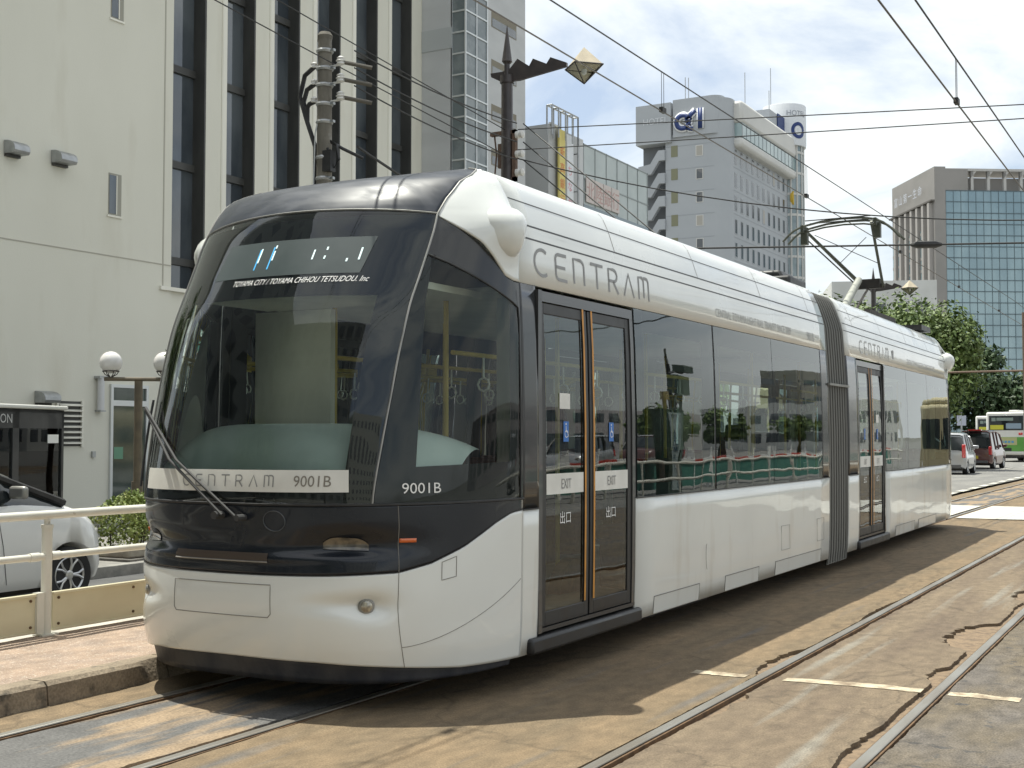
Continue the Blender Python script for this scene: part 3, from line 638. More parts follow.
dd_ = MB(); dd_.grid(lambda a, b: on_ws(-.42+(.0)+a*(1.02)+b*.03, 2.43+b*.225, .002)(0, 0), 20, 4); ds = dd_.build('destination_display', mat('display_screen', (.045,.06,.06), .3, c2=(.06,.075,.075), ns=4), ws)
for (x, h_) in ((-.10,.13),(.0,.14)):
    m_ = MB(); m_.grid(lambda a, b, x=x, h_=h_: on_ws(x+a*.010, 2.475+b*h_, .004)(0, 0), 1, 3)
    m_.build('display_segment', mat('blue_segment', (.05,.30,.55), .5, emit=.6), ds)
for (x, z, h_) in ((-.09,2.52,.09),(.013,2.53,.06),(.013,2.605,.02),(.29,2.52,.06),(.365,2.52,.02),(.365,2.575,.02),(.50,2.50,.02),(.565,2.51,.075)):
    m_ = MB(); m_.grid(lambda a, b, x=x, z=z, h_=h_: on_ws(x+a*.010, z+b*h_, .004)(0, 0), 1, 3)
    m_.build('display_segment', mat('pale_segment', (.6,.75,.75), .5, emit=.5), ds)
# roof cowl, corner shells, cab side windows
COWL = [(2.80,.578),(2.904,.614),(3.02,.672),(3.12,.788),(3.155,.9),(3.165,1.0)]
def cowl(z): return itab(COWL, z)
patch('roof_cowl', lambda u, v: (cowl(2.806+.362*v)*(-1+2*u)*.998, 2.806+.362*v+.035*(1-(2*u-1)**2)*(1-v)), 60, 34, NAVYROOF, solid=.02)
for sg in (1, -1):
    def cor(u, v, sg=sg):
        # u runs from pillar line to the seam, v upwards from the window arch
        s0 = .582; s_ = s0+(1-s0)*u; zl = itab(ARC, s_)+.004
        # upper limit: cowl line as z of s
        zs = [(b, a) for a, b in COWL]; zt = itab(zs, s_)
        return (sg*s_, zl+(zt-zl)*v)
    b = MB()
    def cp(u, v, sg=sg, cor=cor):
        s_, z = cor(u, v); p = S(s_, z); n = SN(s_, z)
        e = ((abs(s_)-.93)/.17)**2+((z-2.74)/.15)**2
        d = .085*math.exp(-e*.9)
        return tuple(p+Vector((sg*.8, -.55, .1)).normalized()*d)
    b.grid(cp, 40, 30, flip=sg < 0); b.build('roof_corner', WHITE, tram, solid=.02)
    # camera housing growing out of the corner
    h = MB(); prof_ = []
    c = Vector((sg*1.12, 6.52-YA, 2.735)); ax = Vector((sg*.72, .42, -.16)).normalized()
    q1 = ax.cross(Vector((0,0,1))).normalized(); q2 = q1.cross(ax)
    vs = []; fs = []; nn = 24; secs = [(-.30,.02),(-.24,.07),(-.17,.115),(-.08,.145),(0,.153),(.06,.145),(.10,.125),(.125,.09),(.135,.05),(.14,.005)]
    for (t, r_) in secs:
        for k in range(nn):
            a = 2*math.pi*k/nn; vs.append(tuple(c+ax*t+q1*math.cos(a)*r_*1.05+q2*math.sin(a)*r_*(.95 if math.sin(a) > 0 else 1.15)))
    for i in range(len(secs)-1):
        for k in range(nn): fs.append((i*nn+k, i*nn+(k+1) % nn, (i+1)*nn+(k+1) % nn, (i+1)*nn+k))
    h.add(vs, fs); h.build('camera_housing', WHITE, tram, sharp=70)
    # cab side window and the dark panel above it
    IN = [(.50,2.60),(.535,2.554),(.637,2.495),(.792,2.397),(.95,2.298),(.985,2.27),(1,2.25)]
    def csw(u, v, sg=sg):
        z = 1.138+(2.56-1.138)*v; s0 = pil(z)+.006
        ins = [(b_, a_) for a_, b_ in IN][::-1]; s1 = min(.982, itab(ins, z))
        s1 = max(s1, s0+.001)
        return (sg*(s0+(s1-s0)*u), z)
    cg = patch('cab_window', csw, 24, 40, CGLASS, flip=sg < 0)
    fr = MB()
    def fp(s_, z, off=-.008): return tuple(S(s_, z)+SN(s_, z)*off)
    fr.grid(lambda a, b, sg=sg: fp(sg*(pil(1.14+1.4*b)+(.12*(1-b)**.8+.02)*a), 1.14+1.4*b), 6, 30, flip=sg < 0)
    fr.grid(lambda a, b, sg=sg: fp(sg*(pil(1.2)+(.98-pil(1.2))*a), 1.14+(.19+.03*a)*b, -.010), 20, 3, flip=sg < 0)
    fr.grid(lambda a, b, sg=sg: fp(sg*(.93+.05*a), 1.14+1.15*b), 3, 20, flip=sg < 0)
    fr.build('cab_window_border', FRIT, cg)
    if sg > 0:
        def on_cs(s0, z0): return lambda x, y: tuple(S(s0+x*.64, z0+y)+SN(s0+x*.64, z0+y)*.004)
        text('9001B', .082, on_cs(.502, 1.192), 'car_number', WHITETX, cg)
    def upp(u, v, sg=sg):
        s_ = .578+(1-.578)*u
        zi = itab(IN, s_)+.006; za = itab(ARC, s_)-.003
        if s_ > .985: zi = 1.14
        return (sg*s_, zi+(za-zi)*v)
    patch('cab_upper_panel', upp, 40, 8, BANDGL, off=-.002, flip=sg < 0)
    patch('cab_rear_post', lambda u, v, sg=sg: (sg*(.983+.017*u), 1.138+(2.30-1.138)*v), 4, 20, BANDGL, off=-.003, flip=sg < 0)
    # small triangle between pillar line and upper panel
    patch('pillar_cover', lambda u, v, sg=sg: (sg*(pil(2.545+.245*v)+(.582-pil(2.545+.245*v))*u), 2.545+.245*v), 4, 12, BANDGL, off=-.001, flip=sg < 0)
    # silver pillar trim and window gaskets
    t = MB(); t.tube([tuple(S(sg*pil(z), z)+SN(sg*pil(z), z)*.003) for z in [1.14+1.66*k/30 for k in range(31)]]+[tuple(S(sg*cowl(z), z)+SN(sg*cowl(z), z)*.002) for z in (2.85,2.9,2.96,3.02,3.08,3.12,3.14,3.155)], .0065, 6)
    t.build('pillar_trim', SILVER, tram)
    t = MB(); t.tube([tuple(S(sg*s_, itab(IN, s_)+.002)+SN(sg*s_, itab(IN, s_))*.002) for s_ in [.545+.435*k/24 for k in range(25)]]+[tuple(S(sg*.985, z)+SN(sg*.985, z)*.002) for z in (2.2,1.8,1.4,1.14)], .006, 6)
    t.build('window_gasket', BLACK, cg)
    # lamps of the front
    f_ = MB(); c = SD(sg*.39, .587); n = SN(sg*.39, .587)
    f_.tube([tuple(c-n*.02), tuple(c+n*.018), tuple(c+n*.026)], [.045,.045,.036], 20); fo = f_.build('fog_lamp', SILVER, tram)
    f_ = MB(); f_.tube([tuple(c+n*.020), tuple(c+n*.034), tuple(c+n*.040)], [.034,.030,.012], 20); f_.build('lens', LENS, fo)
    f_ = MB(); f_.grid(lambda a, b, sg=sg: tuple(SD(sg*(.245+.15*a), .885+.065*b*(1-(2*a-1)**4*.5)+.012*(1-a), .006)), 14, 6, flip=sg < 0); f_.build('headlight', LENS_D, tram)
    f_ = MB(); f_.grid(lambda a, b, sg=sg: tuple(SD(sg*(.492+.055*a), .925+.022*b, .008)), 6, 2, flip=sg < 0); f_.build('marker_light', LENS_O, tram, solid=.01)
    f_ = MB(); f_.tube([tuple(SD(sg*s_, bw(s_) , .001)) for s_ in [k/40 for k in range(41)]], .0025, 5); f_.build('colour_seam', BLACK, tram)
# screen trim
t = MB(); t.tube([tuple(S(.578*(-1+k/30), 2.802+.038*(1-(k/30-1)**2))+SN(0, 2.8)*.002) for k in range(61)], .0065, 6); t.build('screen_top_trim', SILVER, tram)
t = MB(); t.tube([tuple(S(-1+k/30, 1.134)+SN(-1+k/30, 1.134)*.002) for k in range(61)], .008, 6); t.build('screen_bottom_seal', BLACK, tram)
# hatches and slot of the front
def outline(pts, r_=.0022, m=BLACK, name='hatch_line'):
    b = MB(); q = []
    for (a, c) in zip(pts, pts[1:]+pts[:1]):
        for k in range(8): q.append(tuple(SD(a[0]+(c[0]-a[0])*k/8, a[1]+(c[1]-a[1])*k/8, .001)))
    b.tube(q, r_, 5, closed=True); return b.build(name, m, tram)
HLN = mat('hatch_line_grey', (.22,.21,.19), .7)
outline([(-.105,.70),(.098,.70),(.098,.545),(.09,.525),(-.098,.525),(-.105,.545)], m=HLN)
outline([(.638,.808),(.692,.835),(.692,.724),(.638,.709)], m=HLN)
b = MB(); q = [tuple(S(.11+.030*math.cos(R(a)), 1.045+.055*math.sin(R(a)))+SN(.11,1.04)*.002) for a in range(0,360,15)]; b.tube(q, .003, 5, closed=True); b.build('coupling_cover', mat('black_gloss_line', (.06,.07,.08), .3), tram)
b = MB(); b.grid(lambda a, c: tuple(SD(-.105+.195*a, .825+.045*c, .003)), 12, 2); b.build('tow_slot', mat('slot_brown', (.06,.045,.035), .5), tram)
b = MB(); b.tube([tuple(SD(-.105+.195*a/12, .822, .006)) for a in range(13)], .004, 5); b.build('slot_edge', SILVER, tram)
b = MB(); b.tube([tuple(SD(.49, z, .001)) for z in [.25+.89*k/20 for k in range(21)]], .0022, 5); b.tube([tuple(SD(.49+.5*k/30, .36+.30*(k/30)**1.6, .001)) for k in range(31)], .0018, 5); b.build('panel_seam', HLN, tram)
# wiper
wp = MB()
for d_ in (0, .055):
    P0 = S(.005+d_*.45, 1.075-d_*.2)+SN(0,1.1)*.05; P1 = S(-.40+d_*.25, 1.66+d_*.1)+SN(-.4,1.66)*.07
    wp.tube([tuple(P0), tuple(P0*.5+P1*.5+Vector((0,-.10,0))), tuple(P1)], .009, 6)
wp.cyl(tuple(S(.0,1.07)), tuple(S(.0,1.07)+Vector((0,-.07,0))), .022, 10); wp.cyl(tuple(S(.035,1.06)), tuple(S(.035,1.06)+Vector((0,-.07,0))), .018, 10)
wi = wp.build('wiper', mat('wiper_grey', (.05,.05,.05), .8), tram)
b = MB(); b.tube([tuple(S(-.40+.0*k, 1.72-.52*k/6)+SN(-.4, 1.5)*.03) for k in range(7)], .008, 5); b.build('wiper_blade', BLACK, wi)
# ---- straight body
YS = SEAM-YA; YE = -.42     # from the seam to the bellows
def sidep(name, y0, y1, z0, z1, m, sg, off=0, parent=tram, ny=8, nz=8, solid=.02):
    b = MB(); b.grid(lambda u, v: (sg*(itab(WT, z0+(z1-z0)*v)+off), y0+(y1-y0)*u, z0+(z1-z0)*v), ny, nz, flip=sg < 0)
    return b.build(name, m, parent, solid=solid)
zr = [2.434,2.6,2.71,2.76,2.8,2.86,2.95,3.0,3.05,3.08,3.11,3.13,3.145,3.155,3.16,3.165,3.17,3.1715]
prof_ = [(itab(WT, z), z) for z in zr]; prof_ = prof_+[(0,3.172)]+[(-a, z) for a, z in prof_[::-1]]
b = MB(); NY = 30
b.add([(p[0], YS+.004+(YE-YS-.004)*j/NY, p[1]) for j in range(NY+1) for p in prof_], [(j*len(prof_)+i, (j+1)*len(prof_)+i, (j+1)*len(prof_)+i+1, j*len(prof_)+i+1) for j in range(NY) for i in range(len(prof_)-1)])
b.build('roof_shell', WHITE, tram, solid=.02, sharp=50)
for sg in (1, -1):
    b = MB()
    for z, hh in ((2.715,.011),(2.80,.011),(2.955,.008)): b.grid(lambda u, v, z=z, hh=hh: (sg*(itab(WT, z+hh*v)+.0015), YS+.02+(YE-YS-.02)*u, z+hh*v), 12, 1, flip=sg < 0)
    b.build('roof_groove', BLACK, tram)
    for y in (8.1-YA, 9.75-YA, 11.4-YA, 13.0-YA): b = MB(); b.grid(lambda u, v, y=y: (sg*(itab(WT, 2.81+.33*v)+.0012), y+.008*u, 2.81+.33*v), 1, 14, flip=sg < 0); b.build('roof_seam', HLN, tram)
    dc = 7.57-YA if sg > 0 else -(15.62-YA)            # door centre
    d0, d1 = dc-.745, dc+.745
    for (a, c) in ((YS+.004, d0), (d1, YE)):
        sidep('side_panel', a, c, .193, 1.062, WHITE_SIDE, sg, ny=14, nz=8)
    if sg > 0: glz = [(d1+.02, 9.95-YA), (9.99-YA, 11.565-YA), (11.575-YA, 13.25-YA)]
    else: glz = [(YS+.10, -5.45), (-5.44, -3.9), (-3.89, d0-.02)]
    sidep('cab_post', YS+.004, (d0 if sg > 0 else YS+.09), 1.066, 2.43, BANDGL, sg)
    sidep('end_post', glz[-1][1]+.01 if sg > 0 else d1, YE, 1.066, 2.43, BANDGL, sg)
    sidep('window_pillar', glz[0][1], glz[1][0], 1.066, 2.43, BLACK, sg, off=-.004)
    for gi, (a, c) in enumerate(glz):
        gw = sidep('window', a, c, 1.070, 2.428, SGLASS, sg, ny=10, nz=14, solid=0)
        ia, ic = a+.12+(.05 if gi == 0 else 0), c-.10-(.15 if gi == 0 else 0)
        fz0, fz1 = 1.16, 2.27
        b = MB()
        for (q0, q1, z0, z1) in ((a, ia, 1.07, 2.428), (ic, c, 1.07, 2.428), (ia, ic, 1.07, fz0), (ia, ic, fz1, 2.428)):
            b.grid(lambda u, v, q0=q0, q1=q1, z0=z0, z1=z1: (sg*(itab(WT, z0+(z1-z0)*v)-.012), q0+(q1-q0)*u, z0+(z1-z0)*v), 3, 8, flip=sg < 0)
        b.build('window_border', FRIT, gw)
    # lower hatches and the rubbing strip
    b = MB(); b.tube([(sg*(itab(WT,1.064)+.002), y, 1.065) for y in (YS, d0)], .004, 5); b.tube([(sg*(itab(WT,1.064)+.002), y, 1.065) for y in (d1, YE)], .004, 5); b.build('waist_seal', BLACK, tram)
    hat = ((8.66,9.6,.325),(10.22,11.12,.325),(11.62,13.2,.325)) if sg > 0 else ((17.0,18.3,.325),(18.6,20.0,.325))
    for (a, c, zt) in hat:
        a, c = (a-YA, c-YA) if sg > 0 else (YA-c, YA-a)
        b = MB(); b.grid(lambda u, v: (sg*(itab(WT, .199+(zt-.199)*v)+.0025), a+(c-a)*u, .199+(zt-.199)*v), 4, 2, flip=sg < 0); ho = b.build('service_hatch', WHITE_SIDE, tram)
        b = MB(); b.tube([(sg*(itab(WT,zt)+.003), a, zt+.002), (sg*(itab(WT,zt)+.003), c, zt+.002)], .0035, 5)
        b.tube([(sg*(itab(WT,.2)+.003), a, .2), (sg*(itab(WT,zt)+.003), a, zt)], .002, 5); b.tube([(sg*(itab(WT,.2)+.003), c, .2), (sg*(itab(WT,zt)+.003), c, zt)], .002, 5); b.build('hatch_line', HLN, ho)
    if sg > 0:
        for (a, c, z0, z1) in ((11.78-YA,12.05-YA,.42,.65),(13.02-YA,13.28-YA,.42,.65)):
            b = MB(); b.tube([(1.201,a,z0),(1.201,c,z0),(1.201,c,z1),(1.201,a,z1)], .0018, 4, closed=True); b.build('hatch_line', HLN, tram)
        b = MB(); b.tube([(1.203, 9.75-YA+.03*math.cos(R(a)), .53+.11*math.sin(R(a))) for a in range(110,251,20)], .0018, 4); b.build('hatch_line', HLN, tram)
    # door
    door = B('door', FRAME, tram, (sg*1.165,sg*1.195,d0+.002,d0+.05,.30,2.41) if sg > 0 else (-1.195,-1.165,d0+.002,d0+.05,.30,2.41))
    b = MB()
    def dbox(mb, a, c, z0, z1, xo=-.012, th=.03):
        n = 8
        o_ = len(mb.v)
        pts = [(itab(WT, z0+(z1-z0)*k/n)+xo, z0+(z1-z0)*k/n) for k in range(n+1)]
        poly = pts+[(p[0]-th, p[1]) for p in pts[::-1]]
        mb.prism([(sg*p[0], p[1]) for p in poly], a, c, 'y')
    dbox(b, d0+.002, d0+.055, .30, 2.41, -.004, .06); dbox(b, d1-.055, d1-.002, .30, 2.41, -.004, .06); dbox(b, d0+.05, d1-.05, 2.345, 2.41, -.004, .06); dbox(b, d0, d1, .30, .325, -.004, .06)
    b.build('door_frame', FRAME, door)
    for k in (-1, 1):
        a, c = (dc-.685, dc-.012) if k < 0 else (dc+.012, dc+.685)
        b = MB(); dbox(b, a, a+.062, .33, 2.34); dbox(b, c-.062, c, .33, 2.34); dbox(b, a+.06, c-.06, .33, .42); dbox(b, a+.06, c-.06, 2.27, 2.34)
        b.build('door_leaf', BLACK, door, bevel=.004)
        b = MB(); b.grid(lambda u, v: (sg*(itab(WT, .41+1.87*v)-.020), a+.055+(c-a-.11)*u, .41+1.87*v), 4, 16, flip=sg < 0); b.build('door_glass', SGLASS, door)
        e = (c-.075) if k < 0 else (a+.035)
        b = MB(); b.grid(lambda u, v: (sg*(itab(WT, .43+1.94*v)+.003-.008), e+.024*u, .43+1.94*v), 2, 14, flip=sg < 0); b.build('orange_stripe', ORANGE, door)
        la, lc = a+.065, c-.06-(.02 if k < 0 else 0)
        b = MB(); b.grid(lambda u, v: (sg*(itab(WT, 1.14+.13*v)-.013), la+(lc-la)*u, 1.14+.13*v), 4, 2, flip=sg < 0); lb = b.build('exit_label', STRIP, door)
        yo = (a+c)/2
        fnn = lambda z0: (lambda x, y: (sg*(1.19), yo+sg*x, z0+y))
        text('EXIT', .092, lambda x, y: (sg*(itab(WT,1.2)-.010), yo+sg*x, 1.172+y), 'label_lettering', GREYTX, lb, sx=.75, align='CENTER')
        text('出口', .085, lambda x, y: (sg*(itab(WT,.99)-.017), yo+sg*x, .955+y), 'exit_characters', WHITETX, door, align='CENTER')
        b = MB(); b.grid(lambda u, v: (sg*(itab(WT, 1.50)-.016), yo-.03+.075*u, 1.47+.13*v), 1, 1, flip=sg < 0); ic = b.build('wheelchair_sticker', BLUE, door)
        X_ = sg*(itab(WT,1.5)-.0135)
        b = MB(); fw = lambda x, y: (X_, yo+.008+sg*x, 1.485+y)
        ribbon(b, arc(0,.035,.022,20,320,12), .005, fw); ribbon(b, [(-.006,.085),(-.004,.05),(.018,.045),(.026,.018)], .007, fw); ribbon(b, [(-.012,.098),(.0,.098)], .012, fw); b.build('wheelchair_symbol', WHITETX, ic)
        if k < 0:
            b = MB(); b.grid(lambda u, v: (sg*(itab(WT, 1.72)-.016), yo-.08+.15*u, 1.68+.10*v), 1, 1, flip=sg < 0); b.build('door_notice', STRIP, door)
    b = MB(); b.box(*( (1.10,1.222) if sg > 0 else (-1.222,-1.10) ), d0-.12, d1+.06, .185, .285); b.build('door_step', BLACK, door, bevel=.02)
    # lettering on the roof band
    ybeg = (6.835-YA) if sg > 0 else -(15.12-YA)
    m_ = MB(); fnl = lambda x, y: (sg*(itab(WT, 2.50+y)+.0025), ybeg+sg*x, 2.505+y)
    centram(m_, .165 if sg > 0 else .15, .270 if sg > 0 else .25, .021, fnl, 1.25); m_.build('name_lettering', GREYTX if sg > 0 else LTGREYTX, tram)
    y2 = (10.08-YA) if sg > 0 else -(18.0-YA)
    text('CENTRAL TOYAMA LIGHT RAIL TRANSIT SINCE 2009', .105, lambda x, y: (sg*(itab(WT, 2.5+y)+.0025), y2+sg*x, 2.515+y), 'slogan_lettering', LTGREYTX, tram, sx=.88)
    if sg > 0: text('9001B', .13, lambda x, y: (itab(WT, 2.5+y)+.0025, 12.83-YA+x, 2.50+y), 'side_number', LTGREYTX, tram, sx=.8)
    else:
        b = MB(); b.grid(lambda u, v: (sg*(itab(WT,2.58)+.003), -(17.0-YA)-.10*u, 2.52+.13*v), 1, 1, flip=sg < 0); b.build('round_emblem', GREYTX, tram)
# ---- inside and underneath
B('cabin_floor', INT_D, tram, (-1.13,1.13,-7.3,YE,.30,.345))
B('cab_floor', INT_D, tram, (-.75,.75,-7.9,-7.3,.30,.345))
B('cabin_ceiling', INT_L, tram, (-1.05,1.05,YS+.1,YE,2.40,2.43))
B('cab_ceiling', INT_L, tram, (-.85,.85,-7.95,YS+.1,2.36,2.40))
for sg in (1, -1):
    x0, x1 = (1.10,1.13) if sg > 0 else (-1.13,-1.10)
    if sg > 0: B('inner_lining', INT_G, tram, (x0,x1,-5.6,YE,.35,1.07))
    else: B('inner_lining', INT_G, tram, (x0,x1,YS+.1,-2.5,.35,1.07))
b = MB(); b.box(-1.0,-.35,YS+.15,YS+.2,.35,2.36); b.box(.35,1.0,YS+.15,YS+.2,.35,1.2); b.box(.95,1.08,YS+.12,YS+.22,.35,2.36); b.build('cab_partition', INT_L, tram)
b = MB(); b.grid(lambda u, v: tuple(S((-.66+1.32*u)*(1-.15*v), 1.2)+Vector((0,.05+.60*v,.04+.34*math.sin(v*1.7)*(1-.45*abs(2*u-1)**3)))), 40, 10); b.build('dashboard', DASH, tram, sharp=80)
b = MB(); b.box(-.4,.45,-7.95,-7.9,1.2,1.5); b.box(-.35,.35,-8.0,-7.8,1.0,1.3); b.build('driver_console', BLACK, tram)
b = MB(); b.box(-.25,.25,-7.62,-7.2,.75,.87); b.box(-.25,.25,-7.28,-7.16,.85,1.45); b.box(-.15,.15,-7.27,-7.18,1.47,1.68); b.cyl((0,-7.42,.34),(0,-7.42,.76),.06,10); b.build('driver_seat', mat('driver_seat_grey', (.12,.13,.13), .9), tram, bevel=.04)
for sg in (1, -1):
    for y in ((-5.2,-4.3,-3.4,-2.5,-1.6) if sg > 0 else (-6.4,-5.5,-4.6,-3.7,-2.9)):
        x0 = .62 if sg > 0 else -1.06
        b = MB(); b.box(x0,x0+.44,y,y+.45,.72,.82); b.box(x0,x0+.44,y+.40,y+.48,.8,1.32); b.box(x0+.05,x0+.39,y+.05,y+.4,.345,.72); b.build('seat', SEATM, tram, bevel=.03)
for (x, y) in ((.45,-7.0),(-.45,-7.0),(.5,-5.5),(-.5,-5.5),(.5,-3.8),(-.5,-3.8),(.5,-2.1),(-.5,-2.1),(.5,-.9),(-.5,-.9)): b = MB(); b.cyl((x,y,.34),(x,y,2.4),.018,8); b.build('grab_pole', mat('yellow_pole', (.55,.40,.06), .4), tram)
for x in (.5,-.5): b = MB(); b.cyl((x,-7.0,2.05),(x,-.6,2.05),.016,8); b.build('ceiling_bar', mat('yellow_pole', (.55,.40,.06), .4), tram)
for k in range(10):
    for x in (.5,-.5): b = MB(); y = -6.6+k*.6; b.tube([(x,y,2.05),(x,y,1.9)], .008, 5); b.tube([(x+.045*math.cos(R(a)),y,1.855+.045*math.sin(R(a))) for a in range(0,360,45)], .008, 5, closed=True); b.build('hand_strap', INT_L, tram)
b = MB(); b.box(-.95,.95,-6.9,YE,.16,.29); b.build('chassis', UNDER, tram)
for yb in (-4.6,):
    b = MB(); b.box(-.95,.95,yb-1.1,yb+1.1,.10,.28); bo = b.build('bogie', UNDER, tram)
    for yy in (yb-.8, yb+.8):
        for x in (-.56,.56): b = MB(); b.cyl((x-.05,yy,.30),(x+.05,yy,.30),.29,20); b.build('wheel', RUST, bo)
# ---- copy the whole car for the rear half, swung a little at the articulation
carA = [o for o in tram.children if o not in mark]
YAW_B = math.pi+R(.85)
for o in carA:
    c = copy_tree(o, tram); c.rotation_euler.z = YAW_B
# ---- parts that belong to the middle and the roof
b = MB(); NF = 8; ys = []
for k in range(NF*4+1):
    y = -.41+.82*k/(NF*4); r_ = .018*math.cos(k*math.pi/2); ys.append((y, r_))
zz = [.15,.3,.6,1.05,1.6,2.1,2.4,2.71,2.8,2.95,3.05,3.11,3.145,3.16,3.17]
pf = [(itab(WT, z)-.035, z) for z in zz]; pf = pf+[(0,3.17)]+[(-a, z) for a, z in pf[::-1]]
def bel(i, j):
    y, r_ = ys[j]; x, z = pf[i]; dx = Vector((x, max(0, z-2.2)*.9 if z > 2.6 else 0)); n = dx.normalized() if dx.length > 0 else Vector((0,1))
    return (x+n.x*(r_), y-y*0 , z+n.y*r_-.03)
b.add([bel(i, j) for j in range(len(ys)) for i in range(len(pf))], [(j*len(pf)+i, (j+1)*len(pf)+i, (j+1)*len(pf)+i+1, j*len(pf)+i+1) for j in range(len(ys)-1) for i in range(len(pf)-1)])
b.build('bellows', BELLOW, tram, sharp=25)
for k in range(NF+1):
    y = -.41+.82*(k*4+2)/(NF*4) if k < NF else .405
    b = MB(); b.tube([(p[0]+(.0 if abs(p[0]) < .9 else (.018 if p[0] > 0 else -.018)), y, p[1]-.02) for p in pf], .010, 5); b.build('pleat_shade_seam', mat('pleat_shade_grey', (.15,.15,.14), .6), tram)  # dark seam tubes; their grey also paints the shade between the pleats
for sg in (1, -1):
    b = MB(); b.box(min(sg*1.185,sg*1.215), max(sg*1.185,sg*1.215), -.41, .41, 2.06, 2.085); b.build('bellows_strap', BELLOW, tram)
b = MB(); b.box(-.75,.75,-.3,.35,3.12,3.30); b.prism([(-.75,3.12),(.75,3.12),(.6,3.38),(-.6,3.38)], -.2,.3,'y'); b.build('articulation_cover', BLACK, tram, bevel=.03)
B('gangway_floor', INT_D, tram, (-.6,.6,-.6,.6,.30,.34))
for (y0, y1, x) in ((1.3,3.3,.62),(-5.5,-3.6,.55)):
    b = MB(); b.box(-x,x,y0,y1,3.17,3.22) if y0 < 0 else b.box(-x,x,y0,y1,3.17,3.24); b.build('roof_box', mat('roof_box_grey', (.30,.31,.31), .6), tram, bevel=.03)
# pantograph with its parts
pg = MB(); OY = 19.0-YA
GRN = mat('pantograph_grey_green', (.075,.08,.06), .5, .2, c2=(.05,.055,.04), ns=8); PAL = mat('pantograph_pale', (.40,.41,.36), .5, c2=(.33,.34,.30), ns=8)
pg.box(-.55,.55,4.3,6.0,3.19,3.25); pg.box(-.55,-.47,4.3,6.0,3.25,3.34); pg.box(.47,.55,4.3,6.0,3.25,3.34)
for x in (-.5,.5):
    for y in (4.4,5.9): pg.lathe([(.05,3.17),(.07,3.2),(.05,3.24),(.07,3.28),(.04,3.32)], (x,y,0), 10)
pan = pg.build('pantograph', UNDER, tram)
knee = Vector((0.02, 20.05-YA, 3.93))
b = MB(); b.tube([(-.02,18.75-YA,3.30),(.0,19.9-YA,3.97)], [.065,.055], 12); b.build('lower_arm', PAL, pan)
b = MB(); b.tube([(.12,18.9-YA,3.28),(.10,20.1-YA,3.86)], .018, 6); b.box(-.1,.3,20.0-YA,20.1-YA,3.84,3.99); b.tube([(-.05,20.05-YA,3.97),(.36,20.1-YA,3.88)], .035, 8); b.build('arm_joint', UNDER, pan)
b = MB(); b.tube([(-.05,20.0-YA,3.97),(-.62,OY+.02,4.70)], [.032,.022], 8); b.build('upper_arm', GRN, pan)
b = MB(); b.tube([(.34,20.05-YA,3.88),(.40,OY+.05,4.74)], .022, 8); b.build('upper_arm', GRN, pan)
b = MB(); b.tube([(-.10,20.0-YA,3.94),(-.66,OY+.02,4.62)], .012, 6); b.tube([(-.25,19.7-YA,4.22),(.24,OY+.4,4.56)], .006, 5); b.tube([(.33,19.8-YA,4.2),(-.50,OY+.2,4.62)], .006, 5); b.build('stay_wire', UNDER, pan)
hd = [(-.90,4.50),(-.80,4.60),(-.72,4.66),(-.60,4.71),(-.3,4.765),(0,4.785),(.3,4.775),(.50,4.74),(.62,4.68),(.74,4.58),(.84,4.47),(.87,4.44)]
b = MB(); b.tube([(x,OY-.14,z) for x, z in hd], .017, 8); b.tube([(x,OY+.14,z) for x, z in hd], .017, 8); b.tube([(x,OY,z-.07) for x, z in hd[3:8]], .014, 6)
for x, z in (hd[3], hd[7]): b.box(x-.02,x+.02,OY-.16,OY+.16,z-.09,z+.02); b.box(x-.05,x+.05,OY-.05,OY+.05,z-.26,z-.04)
b.build('collector_head', GRN, pan)
b = MB(); b.box(-.55,.45,OY-.16,OY-.12,4.79,4.80); b.box(-.55,.45,OY+.12,OY+.16,4.79,4.80); b.build('contact_strip', mat('carbon_strip', (.10,.10,.10), .6), pan)
b = MB(); b.tube([(-.2,4.0,3.26),(-.3,4.3,3.36),(.1,6.3,3.32),(.5,6.6,3.26)], .02, 6); b.box(.2,.9,6.2,6.9,3.17,3.25); b.build('roof_cable', BLACK, tram)

# ================================================================== STREET FURNITURE
CREAM = mat('cream_painted_metal', (.70,.69,.62), .5, c2=(.62,.60,.52), ns=3, lo=.35, hi=.7, c3=(.30,.22,.13), ns3=11, lo3=.66, hi3=.74, coat=.2)
PANEL = mat('guard_panel_cream', (.66,.61,.43), .45, c2=(.60,.54,.37), ns=2, st=(1,1,2), coat=.3)
rl = empty('guard_railing', (-7.1,6.1,.126), label='cream tubular guard railing with yellowish lower panels along the platform edge', cat='railing')
posts = [-1.9, .1, 2.1, 4.1, 6.1, 8.1, 10.1]
h = MB(); h.tube([(0,-5,.832),(0,9,.832)], .031, 14); h.build('top_rail', CREAM, rl)
h = MB(); h.tube([(0,-5,.545),(0,9,.545)], .025, 12)
for y in posts: 
    for d in (-.09,.09): h.cyl((0,y-6.1+d-.04,.545),(0,y-6.1+d+.04,.545),.031,12)
h.build('middle_rail', CREAM, rl)
for y in posts:
    h = MB(); h.cyl((0,y-6.1+.02,0),(0,y-6.1+.02,.75),.036,14); h.cyl((0,y-6.1+.02,.74),(0,y-6.1+.02,.765),.043,12); h.cyl((0,y-6.1+.02,.76),(0,y-6.1+.02,.81),.022,10); h.build('post', CREAM, rl)
    h = MB(); h.box(-.05,.05,y-6.1-.05,y-6.1+.09,0,.012); h.box(-.02,.03,y-6.1-.08,y-6.1-.02,.02,.30); h.build('post_bracket', CREAM, rl)
